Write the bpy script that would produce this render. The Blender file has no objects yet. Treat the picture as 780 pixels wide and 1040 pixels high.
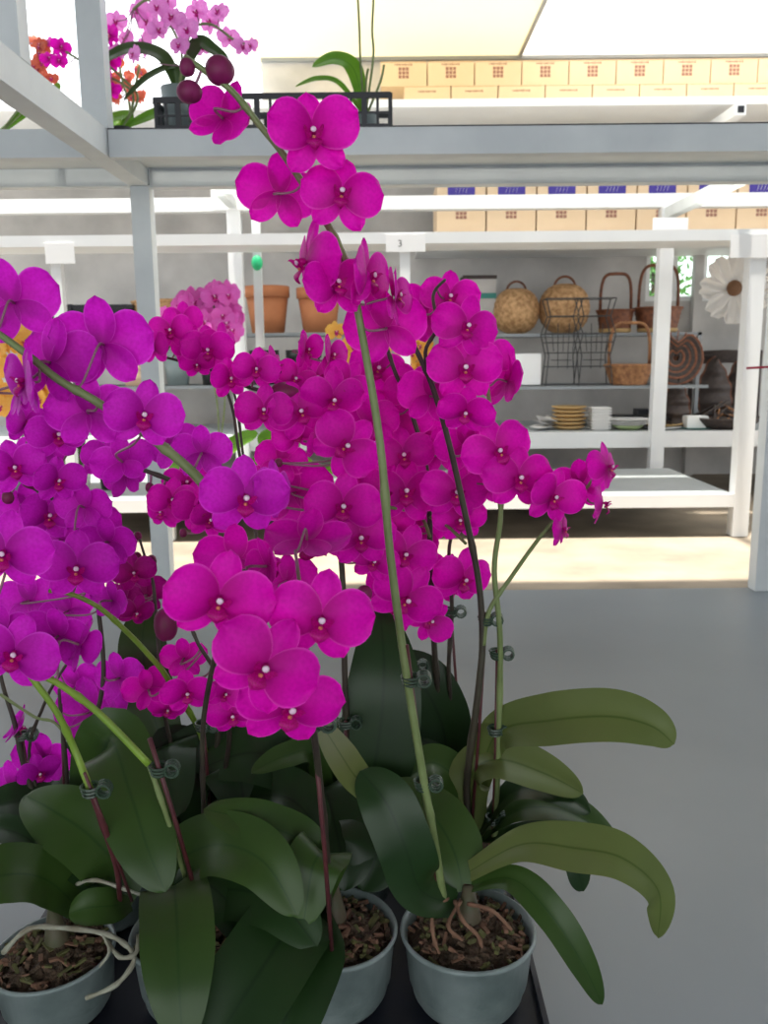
import bpy, math, random
from mathutils import Vector as V, Matrix, noise
C = bpy.context.scene.collection
S = bpy.context.scene
PI = math.pi
rnd = random.Random(7)
# ------------------------------------------------------------------ camera
F = 870.0; CAMZ = 0.76; PITCH = math.atan(160/870); ROLL = 0.0095
CAM = V((0, 0, CAMZ))
fw = V((0, math.cos(PITCH), -math.sin(PITCH)))
u0 = V((0, math.sin(PITCH), math.cos(PITCH)))
cr = V((1, 0, 0))*math.cos(ROLL) - u0*math.sin(ROLL)
cu = V((1, 0, 0))*math.sin(ROLL) + u0*math.cos(ROLL)
def ray(px, py): return fw + cr*((px-390)/F) + cu*((520-py)/F)
def Q(px, py, d): return CAM + ray(px, py)*d           # point at lens depth d
def P(px, py, Y):                                      # point at world distance Y
    r = ray(px, py); return CAM + r*(Y/r.y)
def G(px, py, z):
    r = ray(px, py); return CAM + r*((z-CAMZ)/r.z)
cd = bpy.data.cameras.new('camera'); cam = bpy.data.objects.new('camera', cd); C.objects.link(cam)
cd.sensor_fit = 'HORIZONTAL'; cd.sensor_width = 36; cd.lens = 36*F/780; cd.clip_start = 0.05
m = Matrix((cr, cu, -fw)).transposed().to_4x4(); m.translation = CAM; cam.matrix_world = m
S.camera = cam
cd.dof.use_dof = True; cd.dof.focus_distance = 0.9; cd.dof.aperture_fstop = 16.0
# ------------------------------------------------------------------ materials
MT = {}
def mat(name, col, rough=.6, col2=None, scale=8, trans=0, metal=0, bump=0, sheen=0, kind='noise', spec=.5, uvfx=None, bscale=None, det=4):
    m = bpy.data.materials.new(name); m.use_nodes = True; nt = m.node_tree; N = nt.nodes; L = nt.links
    b = N['Principled BSDF']; out = N['Material Output']
    b.inputs['Roughness'].default_value = rough; b.inputs['Metallic'].default_value = metal
    b.inputs['Specular IOR Level'].default_value = spec
    c4 = (*col, 1); b.inputs['Base Color'].default_value = c4
    tc = N.new('ShaderNodeTexCoord'); src = None
    if col2:
        if kind == 'wave':
            t = N.new('ShaderNodeTexWave'); t.inputs['Scale'].default_value = scale; t.inputs['Distortion'].default_value = 1.5; f = t.outputs['Fac']
        else:
            t = N.new('ShaderNodeTexNoise'); t.inputs['Scale'].default_value = scale; t.inputs['Detail'].default_value = det; f = t.outputs['Fac']
        L.new(tc.outputs['Object'], t.inputs['Vector'])
        r = N.new('ShaderNodeValToRGB'); r.color_ramp.elements[0].position = .35; r.color_ramp.elements[1].position = .68
        r.color_ramp.elements[0].color = c4; r.color_ramp.elements[1].color = (*col2, 1)
        L.new(f, r.inputs['Fac']); src = r.outputs['Color']
    if uvfx:   # (colour, position along v where it ends) : midrib / throat
        uv = N.new('ShaderNodeUVMap'); sp = N.new('ShaderNodeSeparateXYZ'); L.new(uv.outputs['UV'], sp.inputs[0])
        mx = N.new('ShaderNodeMix'); mx.data_type = 'RGBA'
        rr = N.new('ShaderNodeMapRange'); rr.clamp = True
        if uvfx[0] == 'rib':
            a = N.new('ShaderNodeMath'); a.operation = 'SUBTRACT'; L.new(sp.outputs['Y'], a.inputs[0]); a.inputs[1].default_value = .5
            ab = N.new('ShaderNodeMath'); ab.operation = 'ABSOLUTE'; L.new(a.outputs[0], ab.inputs[0]); L.new(ab.outputs[0], rr.inputs['Value'])
            rr.inputs['From Min'].default_value = .0; rr.inputs['From Max'].default_value = .035
        else:
            L.new(sp.outputs['X'], rr.inputs['Value']); rr.inputs['From Min'].default_value = .0; rr.inputs['From Max'].default_value = .6
        L.new(rr.outputs[0], mx.inputs[0]); mx.inputs[6].default_value = (*uvfx[1], 1)
        if src: L.new(src, mx.inputs[7])
        else: mx.inputs[7].default_value = c4
        src = mx.outputs[2]
    if uvfx and uvfx[0] == 'throat':
        a = N.new('ShaderNodeMath'); a.operation = 'SUBTRACT'; L.new(sp.outputs['Y'], a.inputs[0]); a.inputs[1].default_value = .5
        ab = N.new('ShaderNodeMath'); ab.operation = 'ABSOLUTE'; L.new(a.outputs[0], ab.inputs[0])
        r2 = N.new('ShaderNodeMapRange'); r2.inputs['From Min'].default_value = .455; r2.inputs['From Max'].default_value = .50; r2.inputs['To Max'].default_value = .55; L.new(ab.outputs[0], r2.inputs['Value'])
        m2 = N.new('ShaderNodeMix'); m2.data_type = 'RGBA'; L.new(r2.outputs[0], m2.inputs[0]); L.new(src, m2.inputs[6]); m2.inputs[7].default_value = (min(1, c4[0]*1.25), .12, min(1, c4[2]*1.4), 1); src = m2.outputs[2]
    if src: L.new(src, b.inputs['Base Color'])
    if sheen:
        b.inputs['Sheen Weight'].default_value = sheen; b.inputs['Sheen Roughness'].default_value = .35
        b.inputs['Sheen Tint'].default_value = (1, .55, 1, 1)
    if bump:
        t = N.new('ShaderNodeTexNoise'); t.inputs['Scale'].default_value = bscale or scale*3; L.new(tc.outputs['Object'], t.inputs['Vector'])
        bp = N.new('ShaderNodeBump'); bp.inputs['Strength'].default_value = bump; bp.inputs['Distance'].default_value = .01
        L.new(t.outputs['Fac'], bp.inputs['Height']); L.new(bp.outputs['Normal'], b.inputs['Normal'])
    if trans:
        tr = N.new('ShaderNodeBsdfTranslucent'); tr.inputs['Color'].default_value = c4
        if src: L.new(src, tr.inputs['Color'])
        ms = N.new('ShaderNodeMixShader'); ms.inputs[0].default_value = trans
        L.new(b.outputs[0], ms.inputs[1]); L.new(tr.outputs[0], ms.inputs[2]); L.new(ms.outputs[0], out.inputs['Surface'])
    MT[name] = m; return m
mat('petal_magenta', (.84, .003, .54), .55, (.74, .001, .45), 14, trans=.35, sheen=.10, uvfx=('throat', (.50, .0, .25)), spec=.2)
mat('petal_purple', (.74, .014, .66), .55, (.64, .008, .54), 14, trans=.35, sheen=.12, uvfx=('throat', (.44, .0, .32)), spec=.2)
mat('petal_dark', (.42, .001, .24), .55, (.34, .0, .18), 14, trans=.3, sheen=.08, uvfx=('throat', (.30, .0, .12)), spec=.2)
mat('petal_pink', (.88, .36, .76), .6, (.80, .18, .65), 12, trans=.35)
mat('petal_bright', (.86, .04, .58), .6, (.92, .30, .76), 35, trans=.35)  # pale mottling puts sunlit highlights into the petal colour
mat('petal_yellow', (.92, .62, .16), .6, (.88, .40, .04), 20, trans=.35)
mat('petal_red', (.60, .09, .05), .6, (.75, .22, .12), 20, trans=.35)
mat('lip_crimson', (.58, .0, .28), .5, (.42, .0, .14), 30, trans=.2, spec=.3)
mat('lip_white', (.88, .62, .80), .5)
mat('lip_yellow', (.75, .28, .12), .5, (.5, .03, .1), 90)
mat('stem_green', (.20, .26, .10), .5, (.14, .19, .06), 30)
mat('stem_lime', (.22, .36, .04), .45, (.16, .28, .03), 30)
mat('stem_dark', (.055, .05, .03), .5, (.035, .022, .02), 30)
mat('pedicel', (.34, .12, .24), .5, (.20, .14, .10), 60)
mat('bud', (.22, .01, .10), .5, (.15, .02, .06), 60, spec=.3)
mat('stake', (.10, .022, .025), .5, (.07, .015, .02), 50)
mat('clip', (.03, .06, .035), .35, spec=.5)
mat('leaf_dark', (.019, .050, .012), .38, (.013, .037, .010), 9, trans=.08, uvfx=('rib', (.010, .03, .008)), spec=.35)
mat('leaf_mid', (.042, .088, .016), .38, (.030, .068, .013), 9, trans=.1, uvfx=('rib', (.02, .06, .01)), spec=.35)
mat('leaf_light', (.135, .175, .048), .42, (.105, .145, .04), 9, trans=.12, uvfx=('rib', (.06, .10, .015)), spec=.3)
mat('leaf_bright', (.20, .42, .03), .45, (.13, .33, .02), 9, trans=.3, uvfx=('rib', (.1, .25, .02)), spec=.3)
mat('leaf_under', (.035, .05, .015), .6)
mat('root', (.33, .34, .26), .6, (.22, .20, .14), 60, bump=.2)
mat('sheath', (.10, .07, .045), .6, (.06, .075, .03), 40)
mat('bark', (.10, .06, .035), .9, (.05, .035, .02), 90, bump=.8, bscale=200)
mat('bark_chip', (.24, .13, .08), .85, (.14, .07, .04), 60)
mat('moss', (.13, .13, .04), .9, (.08, .08, .03), 90)
mat('pot_plastic', (.30, .36, .35), .35, (.15, .20, .19), 18, trans=.12, bump=.15, bscale=60, det=8)
mat('black_plastic', (.012, .013, .018), .4)
mat('tray_navy', (.012, .014, .024), .5)
mat('white_paint', (.80, .81, .80), .5, (.76, .77, .77), 5, bump=.03)
mat('grey_paint', (.40, .43, .44), .55, (.34, .37, .385), 3.5, bump=.03)
mat('rack_weathered', (.70, .74, .74), .55, (.60, .64, .65), 6, bump=.05)
mat('concrete_wall', (.62, .60, .57), .85, (.38, .37, .355), 2.6, bump=.15, det=8)
mat('floor_painted', (.18, .205, .224), .36, (.155, .178, .197), 2.0, bump=.03, det=9, spec=.6)
mat('floor_concrete', (.33, .27, .20), .85, (.20, .165, .125), 3.4, bump=.1, det=10)
mat('card_white', (.85, .85, .84), .6)
mat('ink', (.08, .08, .08), .6)
mat('carton', (.80, .62, .42), .8, (.77, .58, .38), 4)
mat('carton_top', (.50, .32, .16), .8)
mat('print_brown', (.33, .16, .12), .8)
mat('print_blue', (.07, .05, .33), .8)
mat('tape', (.70, .52, .32), .4)
mat('terracotta', (.52, .20, .085), .8, (.46, .17, .07), 10)
mat('grey_pot', (.22, .27, .27), .5)
mat('dark_pot', (.02, .022, .022), .4)
mat('peach', (.75, .52, .36), .7)
mat('wicker_light', (.60, .36, .17), .7, (.28, .14, .05), 45)
mat('wicker_brown', (.23, .08, .032), .6, (.10, .032, .015), 45)
mat('wicker_mid', (.40, .19, .075), .65, (.18, .07, .028), 45)
mat('wicker_dark', (.055, .038, .03), .6, (.03, .02, .018), 60)
mat('wire', (.03, .03, .03), .5)
mat('shelf_metal', (.24, .26, .27), .5)
mat('plate_tan', (.55, .36, .15), .6)
mat('plate_white', (.78, .77, .74), .5)
mat('plate_lime', (.50, .62, .30), .5)
mat('plate_black', (.02, .02, .02), .5)
mat('teal', (.04, .25, .21), .5)
mat('paper', (.80, .78, .75), .7)
mat('green_tag', (.02, .50, .20), .4)
mat('red_tie', (.35, .02, .05), .5)
mat('sheet_cream', (.80, .74, .58), .7, trans=.55)
mat('sheet_white', (.90, .88, .84), .7, trans=.65)
mat('roof_metal', (.20, .21, .22), .8)
mat('flower_white', (.85, .83, .80), .6, trans=.2)
mat('flower_centre', (.16, .08, .04), .8)
mat('foliage', (.10, .30, .05), .6, (.06, .2, .03), 9, trans=.3)
g = bpy.data.materials.new('window_glass'); g.use_nodes = True
n = g.node_tree; gb = n.nodes.new('ShaderNodeBsdfTransparent'); gl = n.nodes.new('ShaderNodeBsdfGlossy'); gm = n.nodes.new('ShaderNodeMixShader')
gb.inputs[0].default_value = (.9, .96, .92, 1); gl.inputs['Roughness'].default_value = .05; gm.inputs[0].default_value = .06
n.links.new(gb.outputs[0], gm.inputs[1]); n.links.new(gl.outputs[0], gm.inputs[2]); n.links.new(gm.outputs[0], n.nodes['Material Output'].inputs['Surface'])
MT['window_glass'] = g
# ------------------------------------------------------------------ mesh builder
class MB:
    def __init__(s): s.v = []; s.f = []; s.m = []; s.uv = []; s.mats = []
    def mi(s, name):
        if name not in s.mats: s.mats.append(name)
        return s.mats.index(name)
    def add(s, vs, fs, mat, uvs=None):
        o = len(s.v); s.v += [V(p) for p in vs]; s.uv += (uvs or [(1, .2)]*len(vs)); k = s.mi(mat)
        for f in fs: s.f.append(tuple(i+o for i in f)); s.m.append(k)
    def box(s, a, b, mat, M=None, bev=0):
        x0, y0, z0 = [min(a[i], b[i]) for i in range(3)]; x1, y1, z1 = [max(a[i], b[i]) for i in range(3)]
        vs = [V((x, y, z)) for z in (z0, z1) for y in (y0, y1) for x in (x0, x1)]
        if M: vs = [M @ p for p in vs]
        s.add(vs, [(0, 2, 3, 1), (4, 5, 7, 6), (0, 1, 5, 4), (2, 6, 7, 3), (0, 4, 6, 2), (1, 3, 7, 5)], mat)
    def beam(s, p, q, w, h, mat):            # rectangular bar between two points
        p = V(p); q = V(q); d = (q-p).normalized(); up = V((0, 0, 1)) if abs(d.z) < .9 else V((0, 1, 0))
        a = d.cross(up).normalized()*w/2; b = a.cross(d).normalized()*h/2
        vs = [p-a-b, p+a-b, p+a+b, p-a+b, q-a-b, q+a-b, q+a+b, q-a+b]
        s.add(vs, [(3, 2, 1, 0), (4, 5, 6, 7), (0, 1, 5, 4), (1, 2, 6, 5), (2, 3, 7, 6), (3, 0, 4, 7)], mat)
    def tube(s, path, rad, n, mat, closed=False):
        path = [V(p) for p in path]; k = len(path); R = rad if isinstance(rad, (list, tuple)) else [rad]*k
        vs = []; prev = None
        for i, p in enumerate(path):
            a = path[(i-1) % k] if (closed or i > 0) else p; b = path[(i+1) % k] if (closed or i < k-1) else p
            t = (b-a).normalized()
            if prev is None:
                h = V((0, 0, 1)) if abs(t.z) < .9 else V((1, 0, 0)); x = t.cross(h).normalized()
            else: x = (prev - t*prev.dot(t)).normalized()
            prev = x; y = t.cross(x)
            for j in range(n):
                an = 2*PI*j/n; vs.append(p + (x*math.cos(an)+y*math.sin(an))*R[i])
        fs = []
        for i in range(k if closed else k-1):
            for j in range(n):
                a = i*n+j; b = i*n+(j+1) % n; c = ((i+1) % k)*n+(j+1) % n; d = ((i+1) % k)*n+j
                fs.append((a, b, c, d))
        if not closed: fs.append(tuple(range(n))[::-1]); fs.append(tuple((k-1)*n+j for j in range(n)))
        s.add(vs, fs, mat)
    def lathe(s, prof, n, mat, c=(0, 0, 0), M=None, wob=None):
        c = V(c); vs = []
        for r, z in prof:
            for j in range(n):
                a = 2*PI*j/n; rr = r*(wob(a, z) if wob else 1); p = V((rr*math.cos(a), rr*math.sin(a), z))
                vs.append((M @ p if M else p) + c)
        fs = []
        for i in range(len(prof)-1):
            for j in range(n):
                fs.append((i*n+j, i*n+(j+1) % n, (i+1)*n+(j+1) % n, (i+1)*n+j))
        s.add(vs, fs, mat)
    def grid(s, fn, nu, nv, mat):
        vs = []; uv = []
        for i in range(nu+1):
            for j in range(nv+1):
                vs.append(fn(i/nu, j/nv)); uv.append((i/nu, j/nv))
        fs = [(i*(nv+1)+j, (i+1)*(nv+1)+j, (i+1)*(nv+1)+j+1, i*(nv+1)+j+1) for i in range(nu) for j in range(nv)]
        s.add(vs, fs, mat, uv)
    def ball(s, c, r, mat, n=8, M=None):
        c = V(c); r = r if isinstance(r, (tuple, list)) else (r, r, r); pr = []; vs = []
        for i in range(n+1):
            t = PI*i/n
            for j in range(n+2):
                a = 2*PI*j/(n+2); p = V((r[0]*math.sin(t)*math.cos(a), r[1]*math.sin(t)*math.sin(a), -r[2]*math.cos(t)))
                vs.append((M @ p if M else p)+c)
        k = n+2
        fs = [(i*k+j, i*k+(j+1) % k, (i+1)*k+(j+1) % k, (i+1)*k+j) for i in range(n) for j in range(k)]
        s.add(vs, fs, mat)
    def mesh(s, name, off=V((0, 0, 0)), smooth=True, M=None):
        me = bpy.data.meshes.new(name)
        vs = [(M @ p if M else p-off) for p in s.v]
        me.from_pydata([tuple(p) for p in vs], [], s.f)
        for q in s.mats: me.materials.append(MT[q])
        me.polygons.foreach_set('material_index', s.m)
        if smooth: me.polygons.foreach_set('use_smooth', [True]*len(s.f))
        ul = me.uv_layers.new(name='UVMap')
        li = [0]*len(me.loops); me.loops.foreach_get('vertex_index', li)
        fl = []
        for i in li: fl += s.uv[i]
        ul.data.foreach_set('uv', fl)
        me.validate(); me.update(); return me
    def build(s, name, parent=None, smooth=False, loc=None):
        off = V(parent.location) if parent else (V(loc) if loc is not None else V((0, 0, 0)))
        o = bpy.data.objects.new(name, s.mesh(name, off, smooth)); C.objects.link(o)
        if parent: o.parent = parent
        elif loc is not None: o.location = loc
        return o
def empty(name, loc, label, cat, group=None):
    o = bpy.data.objects.new(name, None); C.objects.link(o); o.location = loc; o.empty_display_size = .05
    return tag(o, label, cat, group)
def tag(o, label=None, cat=None, group=None, kind=None):
    if label: o['label'] = label
    if cat: o['category'] = cat
    if group: o['group'] = group
    if kind: o['kind'] = kind
    return o
def struct(o, label=None): o['kind'] = 'structure'; return o
def spline(pts, n):                                    # Catmull-Rom through points
    pts = [V(p) for p in pts]; out = []; k = len(pts)-1
    for i in range(k):
        p0 = pts[max(i-1, 0)]; p1 = pts[i]; p2 = pts[i+1]; p3 = pts[min(i+2, k)]
        for j in range(n):
            t = j/n; out.append(.5*((2*p1)+(p2-p0)*t+(2*p0-5*p1+4*p2-p3)*t*t+(3*p1-p0-3*p2+p3)*t**3))
    out.append(pts[-1]); return out
def sm(t): t = max(0, min(1, t)); return t*t*(3-2*t)

# ================================================================== SETTING
YB = G(640, 598, 0).y                                              # edge of the painted floor
m_ = MB(); m_.box((-6, -4, -.1), (6, YB, 0), 'floor_painted'); struct(m_.build('floor'))
m_ = MB(); m_.box((-6, YB, -.1), (6, 9, -.004), 'floor_concrete'); struct(m_.build('floor_concrete'))
YW = 5.35
def zat(py, Y, px=390): return P(px, py, Y).z
def xat(px, py, Y): return P(px, py, Y).x
wz = zat(104, YW, 60)                                  # left part of the wall is lower and open above
wx = xat(266, 80, YW); ZC = zat(57, YW, 600)
w0 = P(655, 306, YW); w1 = P(752, 236, YW)
m_ = MB()
m_.box((-6, YW, 0), (wx, YW+.15, wz), 'concrete_wall')
m_.box((wx, YW, 0), (w0.x, YW+.15, ZC), 'concrete_wall')
m_.box((w0.x, YW, 0), (w1.x, YW+.15, w0.z), 'concrete_wall')
m_.box((w0.x, YW, w1.z), (w1.x, YW+.15, ZC), 'concrete_wall')
m_.box((w1.x, YW, 0), (6, YW+.15, ZC), 'concrete_wall')
struct(m_.build('wall_back'))
# window: frame, mullion, panes
m_ = MB(); fr = .03
win = bpy.data.objects.new('window_1', None); C.objects.link(win); win.location = (w0.x, YW, w0.z); struct(win)
m_.box((w0.x, YW+.02, w0.z), (w1.x, YW+.08, w0.z+fr), 'white_paint'); m_.box((w0.x, YW+.02, w1.z-fr), (w1.x, YW+.08, w1.z), 'white_paint')
for xx in (w0.x, xat(684, 280, YW), xat(714, 280, YW), w1.x-fr): m_.box((xx, YW+.02, w0.z+fr), (xx+fr, YW+.08, w1.z-fr), 'white_paint')
m_.build('window_frame', win)
m_ = MB(); m_.box((w0.x+.01, YW+.045, w0.z+.01), (w1.x-.01, YW+.052, w1.z-.01), 'window_glass'); m_.build('window_pane', win)
m_ = MB(); xx = xat(704, 320, YW-.06); m_.box((xx, YW-.06, 0), (xx+.05, YW-.001, 1.5), 'concrete_wall'); struct(m_.build('trim_1'))
for sx, nm in ((-1, 'left'), (1, 'right')):
    m_ = MB(); m_.box((sx*4.2, -4, 0), (sx*4.35, 2.2, 2.7), 'concrete_wall'); struct(m_.build('wall_'+nm))
m_ = MB(); m_.box((-6, -4, 2.7), (6, 2.5, 2.8), 'roof_metal'); struct(m_.build('ceiling'))
sx = xat(527, 58, YW)
m_ = MB(); m_.box((wx-.03, 3.85, ZC), (sx-.006, YW+.3, ZC+.01), 'sheet_cream'); struct(m_.build('ceiling_cream_sheet'))
m_ = MB(); m_.box((sx+.006, 3.85, ZC), (6, YW+.3, ZC+.01), 'sheet_white'); struct(m_.build('ceiling_white_sheet'))
m_ = MB(); m_.box((sx-.01, 4.0, ZC-.012), (sx+.01, YW, ZC-.001), 'shelf_metal'); m_.box((wx, YW-.03, ZC-.02), (6, YW-.001, ZC-.001), 'shelf_metal'); struct(m_.build('trim_2'))

# ================================================================== RACKS
def rack(name, loc, label): return empty(name, loc, label, 'shelving rack')
# --- front rack (its deck crosses the picture above eye level)
XL = xat(157, 400, 2.7); XR = xat(769, 612, 2.7); zb = zat(190, 2.7, 300); zt = zb+.068
r = rack('front_shelf_rack', (XL, 2.7, 0), 'nearest grey-white metal rack whose high shelf carries the black crate')
def part(name, par, a, b, mt): q = MB(); q.box(a, b, mt); return q.build(name, par)
for x in (XL, XR): part('post', r, (x-.028, 2.66, 0), (x+.028, 2.715, zt), 'rack_weathered')
q = MB(); q.box((XL+.03, 2.285, zb), (XR+.6, 2.325, zt), 'rack_weathered')
q.build('front_rail', r)
q = MB(); q.box((XL+.03, 2.66, zb), (XR+.6, 2.70, zt-.004), 'rack_weathered'); q.box((XL+.03, 2.655, zb-.004), (XR+.6, 2.705, zb), 'rack_weathered'); q.build('rear_rail', r)
q = MB(); q.box((XL+.03, 2.2835, zt-.003), (XR+.6, 2.285, zt), 'black_plastic'); q.box((XL+.03, 2.6585, zt-.012), (XR+.6, 2.66, zt-.006), 'black_plastic'); q.build('dark_seam', r)  # thin black strips along the tops of both rails
q = MB()
for k in range(3): q.box((XL+.03, 2.33+k*.11, zt-.02), (XR+.6, 2.435+k*.11, zt-.004), 'rack_weathered')
q.build('shelf_deck', r)
part('front_rail', r, (XL-1.3, 2.285, zb), (XL-.03, 2.325, zt), 'rack_weathered'); part('rear_rail', r, (XL-1.3, 2.66, zb), (XL-.03, 2.70, zt-.004), 'rack_weathered'); part('post', r, (XL-1.356, 2.28, 0), (XL-1.3, 2.715, zt), 'rack_weathered')
q = MB()
for k in range(3): q.box((XL-1.3, 2.33+k*.11, zt-.02), (XL-.03, 2.435+k*.11, zt-.004), 'rack_weathered')
q.build('shelf_deck', r)
part('side_rail', r, (XL-.028, 1.15, zb), (XL+.028, 2.66, zt), 'rack_weathered')
part('side_rail', r, (XR-.02, 1.15, zb), (XR+.028, 2.28, zt), 'rack_weathered')
for x in (XL, XR):
    part('post', r, (x-.028, 1.1, 0), (x+.028, 1.15, zt), 'rack_weathered')
xu = xat(84, 60, 2.31)
part('upright', r, (XL-.03, 2.28, zt), (XL+.032, 2.33, 2.5), 'rack_weathered')
part('upright', r, (XL-.03, 1.76, zt), (XL+.03, 1.81, 2.5), 'rack_weathered')
q = MB(); q.tube([P(758, 374, 2.62), P(775, 373, 2.6), P(800, 371, 2.62)], .004, 6, 'red_tie'); t_ = P(758, 374, 2.62); q.build('red_tie', r)
# --- middle rack: post to the floor in the sun, low grey shelf, top deck
Ym = 3.5; xs = [xat(px, 400, Ym) for px in (66, 412, 760)]; zm0 = zat(247.5, Ym); zm1 = zat(236, Ym)
xl = xs[0]-.9; r = rack('middle_shelf_rack', (xs[2], Ym, 0), 'white rack behind the front one with low grey shelf over sunlit floor')
for x in xs[:2]: part('post', r, (x-.02, Ym, zat(506, Ym)), (x+.02, Ym+.04, zm0), 'white_paint')
part('post', r, (xs[2]-.032, Ym-.012, 0), (xs[2]+.032, Ym+.05, zm0), 'white_paint')
part('post', r, (xat(172, 560, Ym)-.02, Ym+.02, 0), (xat(172, 560, Ym)+.02, Ym+.06, zat(520, Ym)), 'white_paint')
for x in (xl, xs[2]): part('post', r, (x-.02, 4.28, 0), (x+.02, 4.32, zat(520, Ym)), 'white_paint')
part('top_rail', r, (xl, Ym, zm0), (xs[2]+.7, Ym+.045, zm1), 'white_paint')
part('top_deck', r, (xl, Ym+.045, zm0+.02), (xs[2]+.7, 3.92, zm1-.006), 'white_paint')
zl1 = zat(505, Ym); zl0 = zat(518, Ym)
part('shelf_edge', r, (xl, Ym-.005, zl0), (xs[2]-.032, Ym+.02, zl1), 'white_paint')
part('low_shelf', r, (xl, Ym+.02, zl1-.02), (xs[2]-.032, 4.32, zl1-.001), 'grey_paint')
# --- rear rack
Yr = 4.42; xa = xat(243, 350, Yr); xb = xat(671, 350, Yr); za = zat(214, Yr); zbb = zat(200, Yr); zs1 = zat(441, Yr); zs0 = zat(457, Yr)
r = rack('rear_shelf_rack', (xa, Yr, 0), 'white rear rack whose bottom shelf holds plates and saucers')
for x in (xa, xb): part('post', r, (x-.034, Yr-.03, 0), (x+.034, Yr+.03, za), 'white_paint')
part('top_rail', r, (-3.2, Yr-.03, za), (3.4, Yr+.03, zbb), 'white_paint')
x = xat(262, 300, 4.0); q = MB(); q.box((x-.018, Yr-.42, zat(352, 4.0)), (x+.018, Yr-.385, zat(215, 4.0)), 'rack_weathered'); q.build('hanging_strut', r)
part('shelf_edge', r, (-3.2, Yr, zs0), (3.4, Yr+.03, zs1), 'white_paint')
part('bottom_shelf', r, (-3.2, Yr+.03, zs1-.02), (3.4, 5.25, zs1-.001), 'grey_paint')
q = MB(); q.beam((xb, Yr, za-.03), (xb, 3.0, za-.03), .045, .05, 'rack_weathered'); q.build('side_rail', r)
q = MB(); q.beam((xa, Yr, za+.035), (xa, 4.05, za+.035), .04, .045, 'rack_weathered'); q.beam((xa, 4.02, za+.035), (x, 4.02, za+.035), .04, .04, 'rack_weathered'); q.build('side_rail', r)
tg = P(261, 267, 3.98); q = MB(); q.ball(tg, (.026, .018, .034), 'green_tag', 7); tag(q.build('green_tag', smooth=True, loc=tg), 'small bright green tape wrapped round the hanging grey strut', 'tag')
# --- upper box shelves
r = empty('wall_shelf', (0, 5.3, 0), 'white high shelf against the wall holding the upper carton rows', 'shelf')
zu1 = zat(99, Yr, 600); zu0 = zat(107, Yr, 600)
part('shelf_edge', r, (-3.2, Yr, zu0), (3.4, Yr+.03, zu1), 'white_paint')
part('shelf_board', r, (-3.2, Yr+.03, zu0+.012), (3.4, YW-.001, zu1-.004), 'white_paint')
r2 = P(748, 114, 4.3); q = MB(); q.beam((r2.x, 4.25, r2.z), (r2.x, Yr+.6, r2.z), .05, .05, 'white_paint'); q.beam((r2.x, 4.246, r2.z), (r2.x, 4.249, r2.z), .03, .03, 'black_plastic'); q.build('bracket_tube', r)  # black square painted on for the shade inside the open tube end
r = empty('wall_shelf', (0.5, 5.3, 0), 'white wall shelf behind the middle rail holding the lower carton row', 'shelf')
zv = zat(243, 4.6)
part('shelf_board', r, (.2, 4.6, zv-.02), (3.4, YW-.001, zv), 'white_paint')
# --- cartons
def carton(x0, x1, Y, z0, z1, depth, label, grp, flip, square=True, blue=False):
    xm = (x0+x1)/2; zc = z1-z0; r = empty('carton_box', (xm, Y+depth/2, z0), label, 'box', grp)
    q = MB(); q.box((x0, Y, z0), (x1, Y+depth, z1), 'carton'); q.box((x0+.001, Y-.0006, z1-.006), (x1-.001, Y, z1-.003), 'carton_top'); q.build('carton', r)
    w = x1-x0; f = (lambda t: z0+zc*(1-t)) if not flip else (lambda t: z0+zc*t)
    q = MB(); k = 0
    for j in range(9):
        a = xm-w*.2+w*.4*j/9; h = .006+.004*((j*7) % 3)/2; c = f(.13); q.box((a, Y-.0012, c-h/2), (a+w*.028, Y-.0002, c+h/2), 'print_brown')
    q.build('printed_line', r)
    if square:
        q = MB(); c = f(.46); s = w*.11
        for a in range(3):
            for b in range(3): q.box((xm-s+a*s*.72, Y-.0012, c-s+b*s*.72), (xm-s+a*s*.72+s*.56, Y-.0002, c-s+b*s*.72+s*.56), 'print_brown')
        q.build('printed_square', r)
    if blue:
        q = MB(); c = f(.86); q.box((xm-w*.28, Y-.0012, c-zc*.09), (xm+w*.28, Y-.0002, c+zc*.09), 'print_blue'); q.build('blue_label', r)
        q = MB()
        for j in range(4):
            a = xm-w*.12+j*w*.07; q.beam((a, Y-.0016, c-zc*.05), (a+w*.035, Y-.0016, c+zc*.05), .001, w*.02, 'card_white')
        q.build('white_lettering', r)
Yc = 4.98; pit = xat(530, 80, Yc)-xat(482, 80, Yc)
x0 = xat(386, 80, Yc); zt1 = zu1; zt2 = zat(87.5, Yc); zt3 = zat(62, Yc)
ordi = ['first', 'second', 'third', 'fourth', 'fifth', 'sixth', 'seventh', 'eighth', 'ninth', 'tenth']
zt1 = zu1-.004
for i in range(9):
    a = x0+(i+.5)*pit
    carton(a+.003, a+pit-.003, Yc, zt1, zt2, .3, "brown carton on high shelf, %s from left in lower row" % ordi[i], 'cartons in the lower row of the high shelf', False, square=False)
for i in range(9):
    a = x0+i*pit
    carton(a+.003, a+pit-.003, Yc+.01, zt2+.001, zt3, .28, "brown carton with printed square, %s from left in high shelf's top row" % ordi[i], 'cartons in the top row of the high shelf', False, square=True)
Yc = 4.66; pit = xat(545, 200, Yc)-xat(494, 200, Yc); x0 = xat(443, 200, Yc)-pit; zq = zat(191.5, Yc)
for i in range(1, 9):
    a = x0+i*pit
    carton(a+.004, a+pit-.004, Yc, zv, zq+.03, .34, "upside-down brown carton with blue label, %s from left below front rack" % ordi[i-1], 'upside-down cartons with blue labels', True, square=True, blue=True)
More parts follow.
